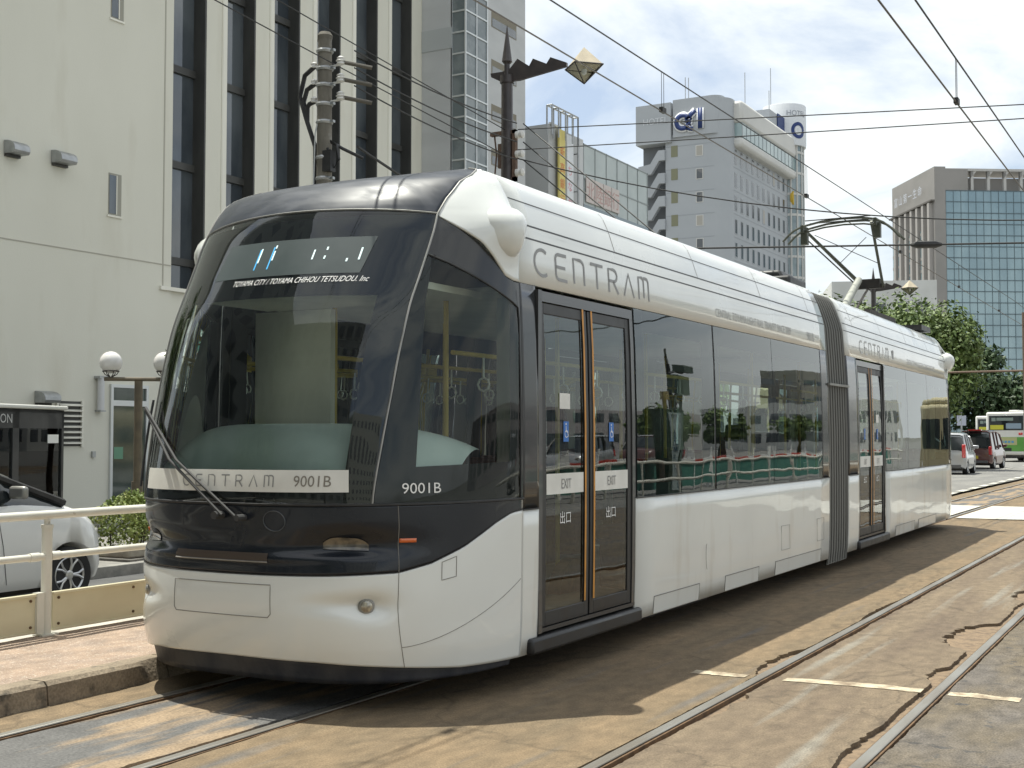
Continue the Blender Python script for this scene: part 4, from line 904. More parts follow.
for a in posts[:-1]:
    y0, y1 = a-6.1+.07, a-6.1+1.93
    h = MB(); h.box(-.012,.008,y0,y1,.035,.285); h.box(-.02,.022,y0,y1,.275,.295); h.box(-.02,.018,y0,y1,.025,.04); p = h.build('lower_panel', PANEL, rl, bevel=.003)
    h = MB()
    for y in (y0+.05,y0+.75,y0+1.3,y1-.05):
        for z in (.07,.25): h.cyl((.008,y,z),(.016,y,z),.010,8)
    h.build('bolt', RUST, p)

# wooden-looking power pole with insulators
PCON = mat('weathered_concrete_pole', (.19,.175,.145), .9, c2=(.13,.12,.10), ns=6, st=(1,1,.4), bump=.5, bs=20, c3=(.27,.26,.24), ns3=3, lo3=.6, hi3=.7)
PORC = mat('white_porcelain', (.70,.69,.66), .3, coat=.5)
px, py = -12.82, 16.65
po = empty('power_pole', (px,py,-.26), label='grey concrete power pole with white insulators and black cable loops before the fins', cat='utility pole')
h = MB(); h.tube([(0,0,0),(0,0,8.42)], [.17,.115], 16); h.lathe([(.12,8.40),(.13,8.46),(.09,8.52)], (0,0,0), 14); h.build('pole', PCON, po)
for z in (8.2,7.9,7.62,7.3,7.0,6.4,6.05):
    h = MB(); h.lathe([(.135,z-.03),(.15,z),(.135,z+.03)], (0,0,0), 14); h.box(.10,.2,-.03,.03,z-.02,z+.02); h.build('clamp', GALV, po)
for k, z in enumerate((7.99,7.70,7.40)):
    h = MB(); h.lathe([(.03,-.07),(.075,-.05),(.06,-.02),(.085,.0),(.05,.03),(.07,.05),(.03,.08)], (.33,0,z), 12); h.cyl((.12,0,z-.06),(.36,0,z-.06),.018,6); i_ = h.build('insulator', PORC, po)
    h = MB(); h.tube([(.40,.02,z-.03),(.75,.3,z-.10)], .035, 8); h.build('strain_clamp', mat('dark_insulator', (.10,.09,.07), .5), i_)
    h = MB(); h.lathe([(.02,-.05),(.06,-.03),(.05,0),(.06,.03),(.02,.06)], (-.22,0,z), 10); h.build('insulator', PORC, po)
h = MB()
for k in range(3): h.tube([(-.2,0,7.98-k*.3),(-.42+.05*k,.0,7.85-k*.25),(-.52+.08*k,0,7.5-k*.1),(-.36,0,7.05),(-.17,-.02,6.6),(-.16,-.02,.3)], .04, 8)
h.build('cable_loop', BLACK, po)
h = MB(); h.tube([(.1,-.05,6.55),(.22,-.02,6.2),(.3,0,6.35),(.25,0,6.6),(.1,0,6.68),(.3,.1,6.55),(.5,.4,6.42)], .028, 7); h.box(.05,.22,-.12,.02,6.15,6.5); h.build('junction_loop', BLACK, po)
h = MB(); h.tube([(.0,-.08,7.3),(-.1,-.12,6.8),(-.22,-.25,.2)], .012, 5); h.build('guy_wire', GALV, po)

# street lamps with saw-tooth arms and pyramid lanterns
LBR = mat('dark_brown_lamp_metal', (.035,.028,.028), .45, c2=(.05,.04,.038), ns=5, coat=.3)
LCR = mat('lantern_cream', (.52,.45,.33), .5, c2=(.44,.38,.28), ns=4)
def street_lamp(loc, label):
    o = empty('street_lamp', loc, label=label, cat='street lamp', group='dark saw-tooth street lamps')
    h = MB(); h.tube([(0,0,0),(0,0,9.1)], [.15,.12], 14); h.cyl((0,0,9.05),(0,0,9.2),.15,12); h.build('pole', LBR, o)
    h = MB(); h.tube([(0,0,9.2),(0,0,9.45),(0,0,9.5),(0,0,10.27)], [.06,.06,.11,.005], 10); h.build('spike', LBR, o)
    h = MB(); pts = [(-.36,9.20),(-.1,9.18),(.12,9.24),(.30,9.28),(1.75,9.40),(1.75,9.46),(1.30,9.62),(1.18,9.48),(.82,9.60),(.72,9.47),(.42,9.58),(.30,9.44),(.10,9.28)]
    pts = [(-.38,9.30),(-.36,9.22),(-.1,9.08),(.3,9.07),(1.38,9.20),(1.38,9.28),(1.02,9.44),(.93,9.32),(.62,9.47),(.53,9.33),(.26,9.52),(.08,9.34),(-.1,9.30)]
    h.prism(pts, -.035, .035, 'y'); h.build('arm', LBR, o)
    c = (1.76,0,9.14)
    for sgn, nm in ((1,'lantern_top'),(-1,'lantern_glass')):
        h = MB(); r_ = .42; base = [(c[0]+r_*math.cos(R(a)), c[1]+r_*math.sin(R(a)), c[2]) for a in (0,90,180,270)]
        if sgn > 0: h.add(base+[(c[0],c[1],c[2]+.40)], [(0,1,4),(1,2,4),(2,3,4),(3,0,4),(3,2,1,0)]); lt = h.build(nm, LCR, o, sharp=5)
        else:
            h.add(base+[(c[0],c[1],c[2]-.34)], [(1,0,4),(2,1,4),(3,2,4),(0,3,4)]); h.build(nm, glass('lantern_pane', (.92,.95,.95), 1.2), lt, sharp=5)
            h = MB()
            for p in base: h.tube([p,(c[0],c[1],c[2]-.34)], .014, 5)
            for i in range(4): h.tube([base[i], base[(i+1)%4]], .016, 5)
            h.build('lantern_frame', LBR, lt)
            h = MB(); h.lathe([(.02,-.02),(.06,-.06),(.05,-.14),(.0,-.17)], c, 10); h.build('bulb', PORC, lt)
    return o
l1 = street_lamp((-12.55,22.4,-.26), 'near dark street lamp with saw-tooth arm and pyramid lantern, before the grey tower')
l2 = copy_tree(l1); l2.location = (-14.62,63.6,-.30); l2['label'] = 'far dark street lamp with pyramid lantern, standing over the green trees'
br = MB()  # insulator bracket on the near pole, with rust
RB_ = mat('rusty_bracket', (.16,.10,.07), .8, c2=(.10,.065,.05), ns=12)
br.box(-.38,.22,-.05,.05,7.98,8.06); br.box(.14,.22,-.05,.05,7.0,8.06); br.box(-.30,.22,-.05,.05,7.0,7.08); br.box(-.2,-.12,-.04,.04,7.3,7.8); br.tube([(-.3,0,8.0),(-.25,0,7.6),(-.3,0,7.05)], .02, 6)
brk = br.build('bracket', RB_, l1)
for z in (7.95,7.55,7.17):
    h = MB(); h.M = Matrix.Translation((.30,0,z)) @ Matrix.Rotation(R(90),4,'Y'); h.lathe([(.03,-.1),(.08,-.08),(.08,-.03),(.05,0),(.08,.03),(.08,.07),(.03,.1)], (0,0,0), 12); h.build('insulator', PORC, brk)

# globe lamp
gl_ = empty('globe_lamp', (-16.38,16.05,-.32), R(38), label='brown post with two white globe lamps by the glass door', cat='lamp post')
h = MB(); h.cyl((0,0,0),(0,0,2.80),.07,12); h.tube([(-.58,0,2.83),(.55,0,2.83)], .035, 8); h.cyl((0,0,0),(0,0,1.05),.10,12); h.build('post', mat('brown_post', (.17,.135,.09), .6, c2=(.12,.10,.07), ns=6), gl_)
for x in (-.47,.44):
    h = MB(); h.lathe([(.0,-.19)]+[(.195*math.cos(R(a)), .195*math.sin(R(a))) for a in range(-75,90,15)]+[(0.001,.195)], (x,0,3.12), 24); g2 = h.build('globe', mat('white_globe', (.72,.70,.68), .25, coat=.6), gl_)
    h = MB()
    for a in range(0,360,60): h.tube([(x+.13*math.cos(R(a)),.13*math.sin(R(a)),2.96),(x+.10*math.cos(R(a)),.10*math.sin(R(a)),2.91),(x,0,2.85)], .008, 5)
    h.tube([(x+.14*math.cos(R(a)),.14*math.sin(R(a)),2.965) for a in range(0,360,30)], .01, 5, closed=True); h.build('globe_basket', LBR, g2)

# phone booth / shelter
bo = empty('glazed_booth', (-16.6,14.62,-.26), R(16), label='black framed glass booth with white roof edge, cut by the left picture edge', cat='booth')
BF = mat('booth_black', (.016,.017,.019), .4, coat=.3, c2=(.025,.026,.028), ns=6)
h = MB()
for (x, y) in ((-.06,-.06),(-.06,-1.28),(-1.06,-.06),(-1.06,-1.28),(-.06,-2.5),(-1.06,-2.5)): h.box(x,x+.06,y-(.1 if y==-1.28 else 0),y+.06,0,2.2)
h.box(-.06,.0,-2.5,0,1.90,2.20); h.box(-1.06,-1.0,-2.5,0,1.90,2.20); h.box(-1.06,0,-.06,0,1.9,2.2); h.box(-1.06,0,-2.5,0,2.15,2.2); h.box(-.055,-.005,-2.0,0,.0,.10); h.build('frame', BF, bo)
h = MB(); h.box(-1.12,.05,-2.55,.05,2.205,2.27); h.build('roof_edge', mat('booth_roof', (.62,.62,.58), .5), bo, bevel=.02)
h = MB(); h.box(-.035,-.028,-1.22,-.06,.1,1.9); h.box(-.035,-.028,-2.45,-1.38,.1,1.9); h.box(-1.0,-.06,-.035,-.028,.1,1.9); h.box(-1.035,-1.03,-1.22,-.06,.1,1.9); h.build('glass_pane', glass('booth_glass', (.88,.9,.87), 1.4), bo)
h = MB(); h.box(-.6,-.35,-.75,-.45,.95,1.5); h.box(-.7,-.2,-.9,-.2,.85,.9); h.tube([(-.3,-.2,.9),(-.25,-.18,1.5),(-.25,-.4,1.85),(-.25,-.8,1.88)], .03, 8); h.build('telephone', mat('phone_brown', (.13,.10,.07), .5), bo)
h = MB(); h.box(-.026,-.02,-.42,-.12,1.66,1.80); h.build('notice', WHITETX, bo)
text('ON', .20, lambda x, y: (.008, -1.72+x, 1.98+y), 'sign_lettering', mat('booth_letter', (.50,.50,.50), .5), bo)

# ================================================================== PLANTS
def leafmat(name, a, b_, c): 
    m = mat(name, a, .55, c2=b_, ns=1.1, lo=.35, hi=.65, c3=c, ns3=4.5, lo3=.5, hi3=.7, spec=.35); 
    return m
LEAF = leafmat('tree_leaves', (.07,.115,.028), (.11,.16,.042), (.16,.205,.055))
LEAFD = leafmat('dark_tree_leaves', (.025,.05,.018), (.045,.08,.028), (.06,.095,.03))
HEDGE = leafmat('hedge_leaves', (.12,.17,.035), (.20,.24,.06), (.30,.30,.08))
BARK = mat('bark', (.07,.055,.04), .9, c2=(.045,.035,.028), ns=6, st=(1,1,.3), bump=.6, bs=20)
def tree(loc, height, crown_r, crown_z, nblob, nleaf, leaf, label, m=LEAF, seed=1, flat=.8, trunk_r=.22, group=None):
    rd = random.Random(seed)
    o = empty('broadleaf_tree', loc, label=label, cat='tree', group=group)
    cz = crown_z
    blobs = []
    for k in range(nblob):
        while True:
            p = Vector((rd.uniform(-1,1), rd.uniform(-1,1), rd.uniform(-1,1)))
            if p.length < 1: break
        p = Vector((p.x*crown_r*.78, p.y*crown_r*.78, p.z*(height-cz)*.5*.85+(height+cz)/2))
        blobs.append((p, crown_r*rd.uniform(.22,.42)))
    t = MB(); t.tube([(0,0,0),(.05,.02,cz*.5),(.0,.05,cz),(.1,0,(height+cz)/2)], [trunk_r*1.2,trunk_r,trunk_r*.8,trunk_r*.3], 10)
    for p, r_ in blobs[::2]:
        st_ = Vector((0,.03,cz*rd.uniform(.75,1.1))); mid = st_.lerp(p, .5)+Vector((0,0,-.2)); t.tube([tuple(st_), tuple(mid), tuple(p)], [trunk_r*.45,trunk_r*.28,trunk_r*.08], 6)
    t.build('trunk', BARK, o)
    c = MB(); per = nleaf//nblob; vs = []; fs = []
    for p, r_ in blobs:
        for k in range(per):
            d = Vector((rd.gauss(0,1), rd.gauss(0,1), rd.gauss(0,1)*flat)).normalized()*r_*(rd.random()**.45)*1.15
            q = p+d; n = (d.normalized()+Vector((rd.gauss(0,.6), rd.gauss(0,.6), rd.gauss(.3,.6)))).normalized()
            a = n.cross(Vector((rd.gauss(0,1),rd.gauss(0,1),rd.gauss(0,1)))).normalized(); e = n.cross(a); L_ = leaf*rd.uniform(.6,1.4); i = len(vs)
            vs += [tuple(q-a*L_*.5), tuple(q+e*L_*.28), tuple(q+a*L_*.5), tuple(q-e*L_*.28-n*L_*.08)]; fs.append((i,i+1,i+2,i+3))
    c.add(vs, fs); c.build('crown', m, o, smooth=False)
    return o
tree((-12.9,60,0), 7.8, 4.1, 2.4, 44, 32000, .22, 'big bright green street tree right behind the tram, trunk left of the buses', LEAF, 3, trunk_r=.30, group='street trees')
tree((-17.2,66,0), 8.8, 3.6, 2.6, 24, 11000, .28, 'street tree just left of the big one, half hidden by the tram roof', LEAF, 5, group='street trees')
tree((-17.5,118,0), 9.0, 5.5, 1.2, 24, 9000, .5, 'dark tree in the background above the bus, below the glass tower', LEAFD, 7, group='street trees')
tree((-10.5,130,0), 9.0, 6.0, 1.0, 24, 9000, .55, 'dark background tree at the right picture edge above the green bus', LEAFD, 9, group='street trees')
tree((-24,112,0), 8.5, 5.5, .6, 20, 7000, .5, 'dark background tree left of the parked buses, under the bright street tree', LEAFD, 11, group='street trees')
tree((-4.0,140,0), 9.5, 6.5, 2.2, 20, 7000, .6, 'background tree farthest right, mostly outside the picture', LEAFD, 13, group='street trees')
tree((-14.6,8.0,-.26), 6.6, 2.1, 2.2, 20, 9000, .16, 'small street tree mirrored in the tram windscreen', LEAF, 17, trunk_r=.12, group='street trees')
tree((-14.0,15.6,-.26), 4.5, 1.0, 1.9, 14, 8000, .11, 'small young street tree hidden behind the tram cab, seen through its windscreen', LEAF, 51, trunk_r=.06, group='young street trees')
tree((-14.3,21.6,-.26), 5.3, 1.3, 1.9, 14, 8000, .12, 'young street tree hidden behind the tram, seen through the cab side window', LEAF, 52, trunk_r=.07, group='young street trees')
# hedge in its stone planter
pl_ = empty('planter', (-13.9,14.1,-.38), label='low stone planter with a clipped yellow-green bush behind the railing', cat='planter')
h = MB()
h.box(-.7,.62,-1.2,3.0,0,.16); h.build('kerb', mat('dark_kerb', (.10,.095,.085), .9, c2=(.14,.13,.115), ns=6), pl_, bevel=.01)
h = MB()
for k in range(7): h.box(.36,.52,-1.12+k*.58,-.58+k*.58,.16,.30+.02*(k%2))
for k in range(2): h.box(-.6+.5*k,-.12+.5*k,-1.12,-.98,.16,.3)
h.build('edge_stone', mat('planter_stone', (.34,.31,.25), .9, c2=(.25,.22,.18), ns=5, bump=.6, bs=20), pl_, bevel=.03)
rd = random.Random(4); vs = []; fs = []
for k in range(15000):
    x, y, z = rd.uniform(-.5,.44), rd.uniform(-1.0,2.7), rd.uniform(.3,1)
    u = (abs(x)/.50)**3+(max(0, -y)/1.02)**4
    top = 1.10-.22*u+.07*noise.noise(Vector((x*4,y*4,0)))
    q = Vector((x, y, .17+(top-.17)*(rd.random()**.55))); n = Vector((rd.gauss(.3,.7),rd.gauss(-.3,.7),rd.gauss(.5,.6))).normalized()
    a = n.cross(Vector((rd.gauss(0,1),rd.gauss(0,1),rd.gauss(0,1)))).normalized(); e = n.cross(a); L_ = rd.uniform(.035,.075); i = len(vs)
    vs += [tuple(q-a*L_*.5), tuple(q+e*L_*.3), tuple(q+a*L_*.5), tuple(q-e*L_*.3)]; fs.append((i,i+1,i+2,i+3))
h = MB(); h.add(vs, fs); hb = h.build('bush', HEDGE, pl_, smooth=False)
h = MB()
for k in range(16):
    x, y = rd.uniform(-.3,.3), -.8+k*.22; h.tube([(x,y,.2),(x+rd.uniform(-.1,.1),y,.5),(x+rd.uniform(-.2,.2),y+rd.uniform(-.1,.1),.85)], [.015,.01,.005], 5)
h.build('stem', BARK, hb)

# ================================================================== VEHICLES
CARGL = mat('car_glass', (.015,.02,.022), .04, spec=.8, coat=.5)
TYRE = mat('tyre', (.02,.02,.02), .85); RIM = mat('alloy_rim', (.55,.55,.54), .3, .8)
def carve(o, cyls):
    import bmesh
    bm = bmesh.new(); bm.from_mesh(o.data); bmesh.ops.recalc_face_normals(bm, faces=bm.faces); bm.to_mesh(o.data); bm.free()
    md_objs = []
    for (x0, x1, y, z, r_) in cyls:
        c = MB(); c.cyl((x0,y,z),(x1,y,z), r_, 36); co = c.build('cutter', BLACK, o.parent); bpy.context.view_layer.update(); md = o.modifiers.new('b','BOOLEAN'); md.operation = 'DIFFERENCE'; md.object = co; md.solver = 'EXACT'; md_objs.append(co); bmc = bmesh.new(); bmc.from_mesh(co.data); bmesh.ops.recalc_face_normals(bmc, faces=bmc.faces); bmc.to_mesh(co.data); bmc.free()
    dg = bpy.context.evaluated_depsgraph_get(); me = bpy.data.meshes.new_from_object(o.evaluated_get(dg)); o.modifiers.clear(); o.data = me
    for c in md_objs: bpy.data.objects.remove(c)
def car(name, loc, rz, label, cat, body, prof, roof, halfw, wy, wr=.32, tail=None, zb=.22, tumble=.14, detail=True, group=None, plate=None, rack=False):
    """prof: side outline of the lower body (y, z top); roof: greenhouse outline (y, z)"""
    o = empty(name, loc, rz, label, cat, group)
    b = MB(); n = len(prof)
    secs = []
    ya, yb = prof[0][0], prof[-1][0]; N = 40
    for k in range(N+1):
        y = ya+(yb-ya)*k/N; zt = itab(prof, y)
        e = min((y-ya)/(.32), (yb-y)/(.42), 1); e = max(0, e); tw = halfw*(1-.20*(1-math.sqrt(max(0,1-(1-e)**2)))) ; zlo = zb+.10*(1-e)**2
        sec = [(-tw*.93,zlo),(-tw,zlo+.12),(-tw*1.0,zt*.62),(-tw*.985,zt-.10),(-tw*.93,zt-.02),(-tw*.72,zt+.012),(0,zt+.03),(tw*.72,zt+.012),(tw*.93,zt-.02),(tw*.985,zt-.10),(tw*1.0,zt*.62),(tw,zlo+.12),(tw*.93,zlo)]
        secs.append([(x, y, z) for x, z in sec])
    m = len(secs[0]); vs = [p for s_ in secs for p in s_]
    fs = [(i*m+j, (i+1)*m+j, (i+1)*m+(j+1)%m, i*m+(j+1)%m) for i in range(N) for j in range(m)]+[tuple(range(m)), tuple(range(N*m,(N+1)*m))[::-1]]
    b.add(vs, fs); bd = b.build('body', body, o, sharp=50)
    if detail: carve(bd, [(-halfw-.2, halfw+.2, y, wr, wr+.055) for y in wy])
    # greenhouse
    g_ = MB(); N = len(roof); vs = []; 
    fine = []
    for (a, p), (c, q) in zip(roof[:-1], roof[1:]):
        for k in range(4): fine.append((a+(c-a)*k/4, p+(q-p)*k/4))
    fine.append(roof[-1]); ztop = max(z for _, z in roof)
    for (y, z) in fine:
        bz = itab(prof, y)-.06; hw0 = halfw*.955; hw1 = hw0-tumble*(z-bz)/(ztop-bz+1e-6)
        vs += [(-hw0,y,bz),(-hw1,y,z-.05),(-hw1+.09,y,z),(0,y,z+.02),(hw1-.09,y,z),(hw1,y,z-.05),(hw0,y,bz)]
    fs = [(i*7+j, (i+1)*7+j, (i+1)*7+j+1, i*7+j+1) for i in range(len(fine)-1) for j in range(6)]+[(0,1,2,3,4,5,6), tuple((len(fine)-1)*7+j for j in (6,5,4,3,2,1,0))]
    g_.add(vs, fs); gh = g_.build('glasshouse', CARGL, o, sharp=50)
    # roof skin and pillars
    r_ = MB(); top = [(y, z) for y, z in fine if z > ztop-.10]
    ya2, yb2 = top[0][0], top[-1][0]
    P_ = []
    for (y, z) in top:
        hw1 = halfw*.955-tumble+.012; P_ += [(-hw1,y,z-.085),(-hw1,y,z-.03),(-hw1+.1,y,z+.012),(0,y,z+.034),(hw1-.1,y,z+.012),(hw1,y,z-.03),(hw1,y,z-.085)]
    r_.add(P_, [(i*7+j, (i+1)*7+j, (i+1)*7+j+1, i*7+j+1) for i in range(len(top)-1) for j in range(6)])
    r_.build('roof', body, o, solid=.015)
    for sx in (-1,1):
        pl = MB()
        def pt(y, z, bz): return (sx*(halfw*.955-tumble*(z-bz)/(ztop-bz)+.006), y, z)
        f0, f1 = roof[0], next(q for q in roof if q[1] > ztop-.12); e0, e1 = roof[-1], next(q for q in roof[::-1] if q[1] > ztop-.12)
        for (p, q) in ((f0, f1), (e0, e1)):
            bz = itab(prof, p[0])-.06
            pl.tube([pt(p[0], max(p[1], bz), bz), pt((p[0]+q[0])/2, (p[1]+q[1])/2-.02, bz), pt(q[0], q[1]-.06, bz)], [.045,.04,.04], 6)
        for fy in (.38,.68): y = ya2+(yb2-ya2)*fy; bz = itab(prof, y)-.06; pl.tube([pt(y, bz, bz), pt(y, ztop-.06, bz)], .035, 6)
        pl.build('pillar', body if tail else BLACK, o)
    for y in wy:
        for sx in (-1,1):
            w1 = MB(); x = sx*(halfw-.11); w1.M = Matrix.Translation((x,y,wr)) @ Matrix.Rotation(R(90)*sx,4,'Y')
            w1.lathe([(wr*.62,.085),(wr*.70,.10),(wr*.93,.10),(wr,.07),(wr,-.09),(wr*.6,-.1)], (0,0,0), 32); wo = w1.build('wheel', TYRE, o)
            w2 = MB(); w2.M = w1.M
            ring = [(wr*.66,.09),(wr*.63,.10),(wr*.59,.085),(wr*.58,.02)]
            for q in range(1): 
                vs = []; n2 = 32
                for (rr, zz_) in ring:
                    for k in range(n2): t = 2*math.pi*k/n2; vs.append((rr*math.cos(t), rr*math.sin(t), zz_))
                w2.add(vs, [(i*n2+k, i*n2+(k+1)%n2, (i+1)*n2+(k+1)%n2, (i+1)*n2+k) for i in range(len(ring)-1) for k in range(n2)])
            for k in range(5):
                t = 2*math.pi*k/5+.3
                for dt in (-.17,.17): w2.tube([(wr*.10*math.cos(t), wr*.10*math.sin(t), .075),(wr*.40*math.cos(t+dt*.7), wr*.40*math.sin(t+dt*.7), .085),(wr*.62*math.cos(t+dt*1.5), wr*.62*math.sin(t+dt*1.5), .085)], [.02,.014,.018], 6)
            w2.lathe([(wr*.17,.03),(wr*.17,.09),(wr*.12,.10)], (0,0,0), 14); w2.build('rim', RIM, wo)
            w3 = MB(); w3.M = w1.M; w3.lathe([(wr*.60,-.02),(wr*.60,.01),(.02,.012)], (0,0,0), 20); w3.build('brake_disc', mat('brake_grey', (.10,.10,.10), .5, .6), wo)
    u_ = MB(); u_.box(-halfw*.80,halfw*.80,ya+.25,yb-.25,.16,.50); u_.build('underside', UNDER, o)
    for sx in (-1,1):
        h = MB(); y = yb2-.05 if name != 'x' else 0
        y = roof[-1][0]-(.72 if halfw > .82 else .42) if roof[-1][0] > 0 else y; h.box(min(sx*halfw*.94,sx*(halfw+.20)),max(sx*halfw*.94,sx*(halfw+.20)),y-.04,y+.04,itab(prof,y)+.02,itab(prof,y)+.16); h.build('side_mirror', body if halfw < .82 else SILVER, o, bevel=.03)
        h = MB(); y = yb-.16; h.box(min(sx*halfw*.62,sx*halfw*.86),max(sx*halfw*.62,sx*halfw*.86),yb-.30,yb-.05,itab(prof,yb-.2)-.22,itab(prof,yb-.2)-.09); h.build('headlight', LENS, o, bevel=.03)
        h = MB(); zt = itab(prof, ya+.05); h.box(min(sx*halfw*.80,sx*halfw*.98),max(sx*halfw*.80,sx*halfw*.98),ya-.02,ya+.12,zt-.28,zt-.02 if not tail else tail); h.build('tail_light', REDL, o, bevel=.02)
    h = MB(); h.box(-.17,.17,ya-.025,ya-.005,.48,.62); h.build('number_plate', plate or WHITETX, o)
    h = MB(); h.box(-halfw*.75,halfw*.75,ya-.012,ya+.1,zb+.05,zb+.18); h.build('rear_bumper', mat('bumper_grey', (.12,.12,.12), .6), o, bevel=.02)
    return o
WCAR = mat('white_car_paint', (.74,.74,.72), .25, c2=(.70,.70,.68), ns=1, coat=1)
SCAR = mat('silver_car_paint', (.48,.49,.50), .3, .5, coat=1); RCAR = mat('maroon_car_paint', (.085,.025,.022), .3, coat=1, c2=(.10,.03,.027), ns=2)
mini = car('parked_minivan', (-12.25,6.25,-.40), 0, 'white minivan seen behind the guard railing, front wheel showing', 'car', WCAR,
    [(0,1.05),(1.0,1.10),(3.2,1.21),(3.7,1.17),(4.0,1.10),(4.2,1.01),(4.38,.86),(4.5,.64)], [(.05,1.05),(.25,1.66),(.6,1.80),(1.6,1.84),(2.2,1.79),(2.7,1.66),(3.2,1.46),(3.85,1.15)], .84, (.85,3.93), wr=.325, detail=True)
h = MB()
for sx in (-1,1): h.tube([(sx*.843,3.05,.3),(sx*.848,3.0,.7),(sx*.83,2.95,1.0)], .004, 4); h.tube([(sx*.843,1.8,.3),(sx*.848,1.8,.7),(sx*.83,1.8,1.0)], .004, 4)
h.build('door_gap', BLACK, mini)
kprof = [(0,.95),(.6,1.0),(2.4,1.0),(2.75,.96),(3.2,.88),(3.4,.62)]
kroof = [(.02,.95),(.12,1.50),(.35,1.62),(1.4,1.66),(2.1,1.58),(2.75,.98)]
car('waiting_car', (-9.25,52.3,0), R(2), 'small silver hatchback waiting just past the tram, left of the maroon car', 'car', SCAR, kprof, kroof, .76, (.6,2.75), wr=.28, tail=1.2, group='cars waiting on the road')
c_ = car('waiting_car', (-9.75,62.4,0), R(-3), 'boxy maroon car with yellow plate and lit tail lights between silver car and bus', 'car', RCAR, [(0,.95),(2.6,1.0),(2.9,.95),(3.3,.86),(3.42,.60)], [(.02,.95),(.06,1.60),(.2,1.76),(1.6,1.80),(2.4,1.72),(2.9,.98)], .80, (.6,2.75), wr=.29, tail=1.05, group='cars waiting on the road', plate=mat('yellow_plate', (.62,.50,.04), .5))
h = MB(); h.box(-.3,.3,.05,.25,1.80,1.86); h.build('roof_light', REDL, c_)

BW_ = mat('bus_white', (.70,.69,.64), .35, coat=.5, c2=(.62,.61,.57), ns=1); BG = mat('bus_green', (.10,.30,.05), .4, coat=.5, c2=(.12,.34,.06), ns=1.5)
def bus(loc, rz, label, L_=9.0, green=True, cream=False):
    o = empty('city_bus', loc, rz, label, 'bus', 'buses waiting on the road')
    h = MB(); h.box(-1.18,1.18,0,L_,.42,3.0); h.build('body', BW_, o, bevel=.10)
    if green: h = MB(); h.box(-1.187,1.187,-.008,L_+.008,.62,1.52); h.build('green_livery', BG, o, bevel=.04)
    h = MB(); h.box(-1.0,1.0,-.012,.02,1.90,2.78); rw = h.build('rear_window', CARGL, o, bevel=.03)
    h = MB(); h.box(-.92,-.15,-.020,-.013,1.95,2.22); h.build('route_panel', mat('bus_yellow', (.55,.52,.05), .5), rw)
    h = MB(); h.box(.0,.88,-.020,-.013,2.0,2.32); h.build('advert_panel', mat('bus_blue_grey', (.25,.33,.40), .5), rw)
    h = MB(); h.box(-.55,.42,-.020,-.013,2.48,2.66); h.box(-.84,-.6,-.02,-.013,2.45,2.66); h.build('destination_sign', mat('bus_sign', (.22,.27,.24), .5), rw)
    h = MB(); h.box(-.62,.62,-.020,-.009,1.02,1.48); tp = h.build('rear_advert', mat('bus_khaki', (.42,.42,.20), .5), o)
    h = MB()
    for k in range(5): h.box(-.5+k*.2,-.36+k*.2,-.026,-.021,1.15,1.27)
    h.build('advert_lettering', mat('advert_blue', (.08,.28,.50), .5), tp)
    h = MB(); h.box(-.35,.30,-.02,-.009,.66,.85); h.build('grille', BLACK, o)
    for x in (-.95,.72): h = MB(); h.box(x,x+.23,-.03,-.005,1.62,1.76); h.build('tail_light', REDL, o, bevel=.02)
    h = MB()
    for k in range(6): 
        for sx in (-1.19,1.17): h.box(sx,sx+.02,.6+k*1.35,1.75+k*1.35,1.6,2.6)
    h.build('side_window', CARGL, o)
    for y in (2.0, L_-2.2):
        for sx in (-1,1): h = MB(); h.cyl((sx*.85,y,.47),(sx*1.15,y,.47),.47,20); h.build('wheel', TYRE, o)
    h = MB(); h.box(-1.05,1.05,.1,L_-.2,.28,.5); h.build('underside', UNDER, o)
    h = MB(); h.box(-.25,.35,1.5,3.5,3.0,3.14); h.build('roof_unit', BW_, o, bevel=.04)
    return o
bus((-10.75,80.5,0), R(-8), 'white and green city bus seen from behind at the right picture edge')
bus((-13.6,95,0), R(-6), 'second white bus half hidden behind the maroon car', 9.0, False)
# old cream tram on the next track, right of the picture: it shows as a reflection in the rear windows
ot = empty('old_tram', (-1.96,35.5,0), label='old cream tram on the next track, seen only as a reflection in the rear section', cat='tram')
OC = mat('old_tram_cream', (.62,.55,.34), .4, coat=.4, c2=(.55,.48,.30), ns=1)
ot.scale = (1,1,.84)
h = MB(); h.box(-1.08,1.08,0,12,.35,3.0); h.prism([(-1.08,2.95),(1.08,2.95),(.8,3.3),(-.8,3.3)], .1, 11.9, 'y'); h.build('body', OC, ot, bevel=.15)
h = MB(); h.box(-.45,.45,-.02,.02,1.4,2.5); h.box(-.95,-.55,-.02,.02,1.4,2.5); h.box(.55,.95,-.02,.02,1.4,2.5); h.build('front_window', CARGL, ot)
for k in range(7): h = MB(); h.box(-1.10,1.10,.9+k*1.55,2.0+k*1.55,1.45,2.35); h.build('side_window', CARGL, ot)
h = MB(); h.box(-1.0,1.0,.3,11.7,.1,.4); h.build('underframe', UNDER, ot)

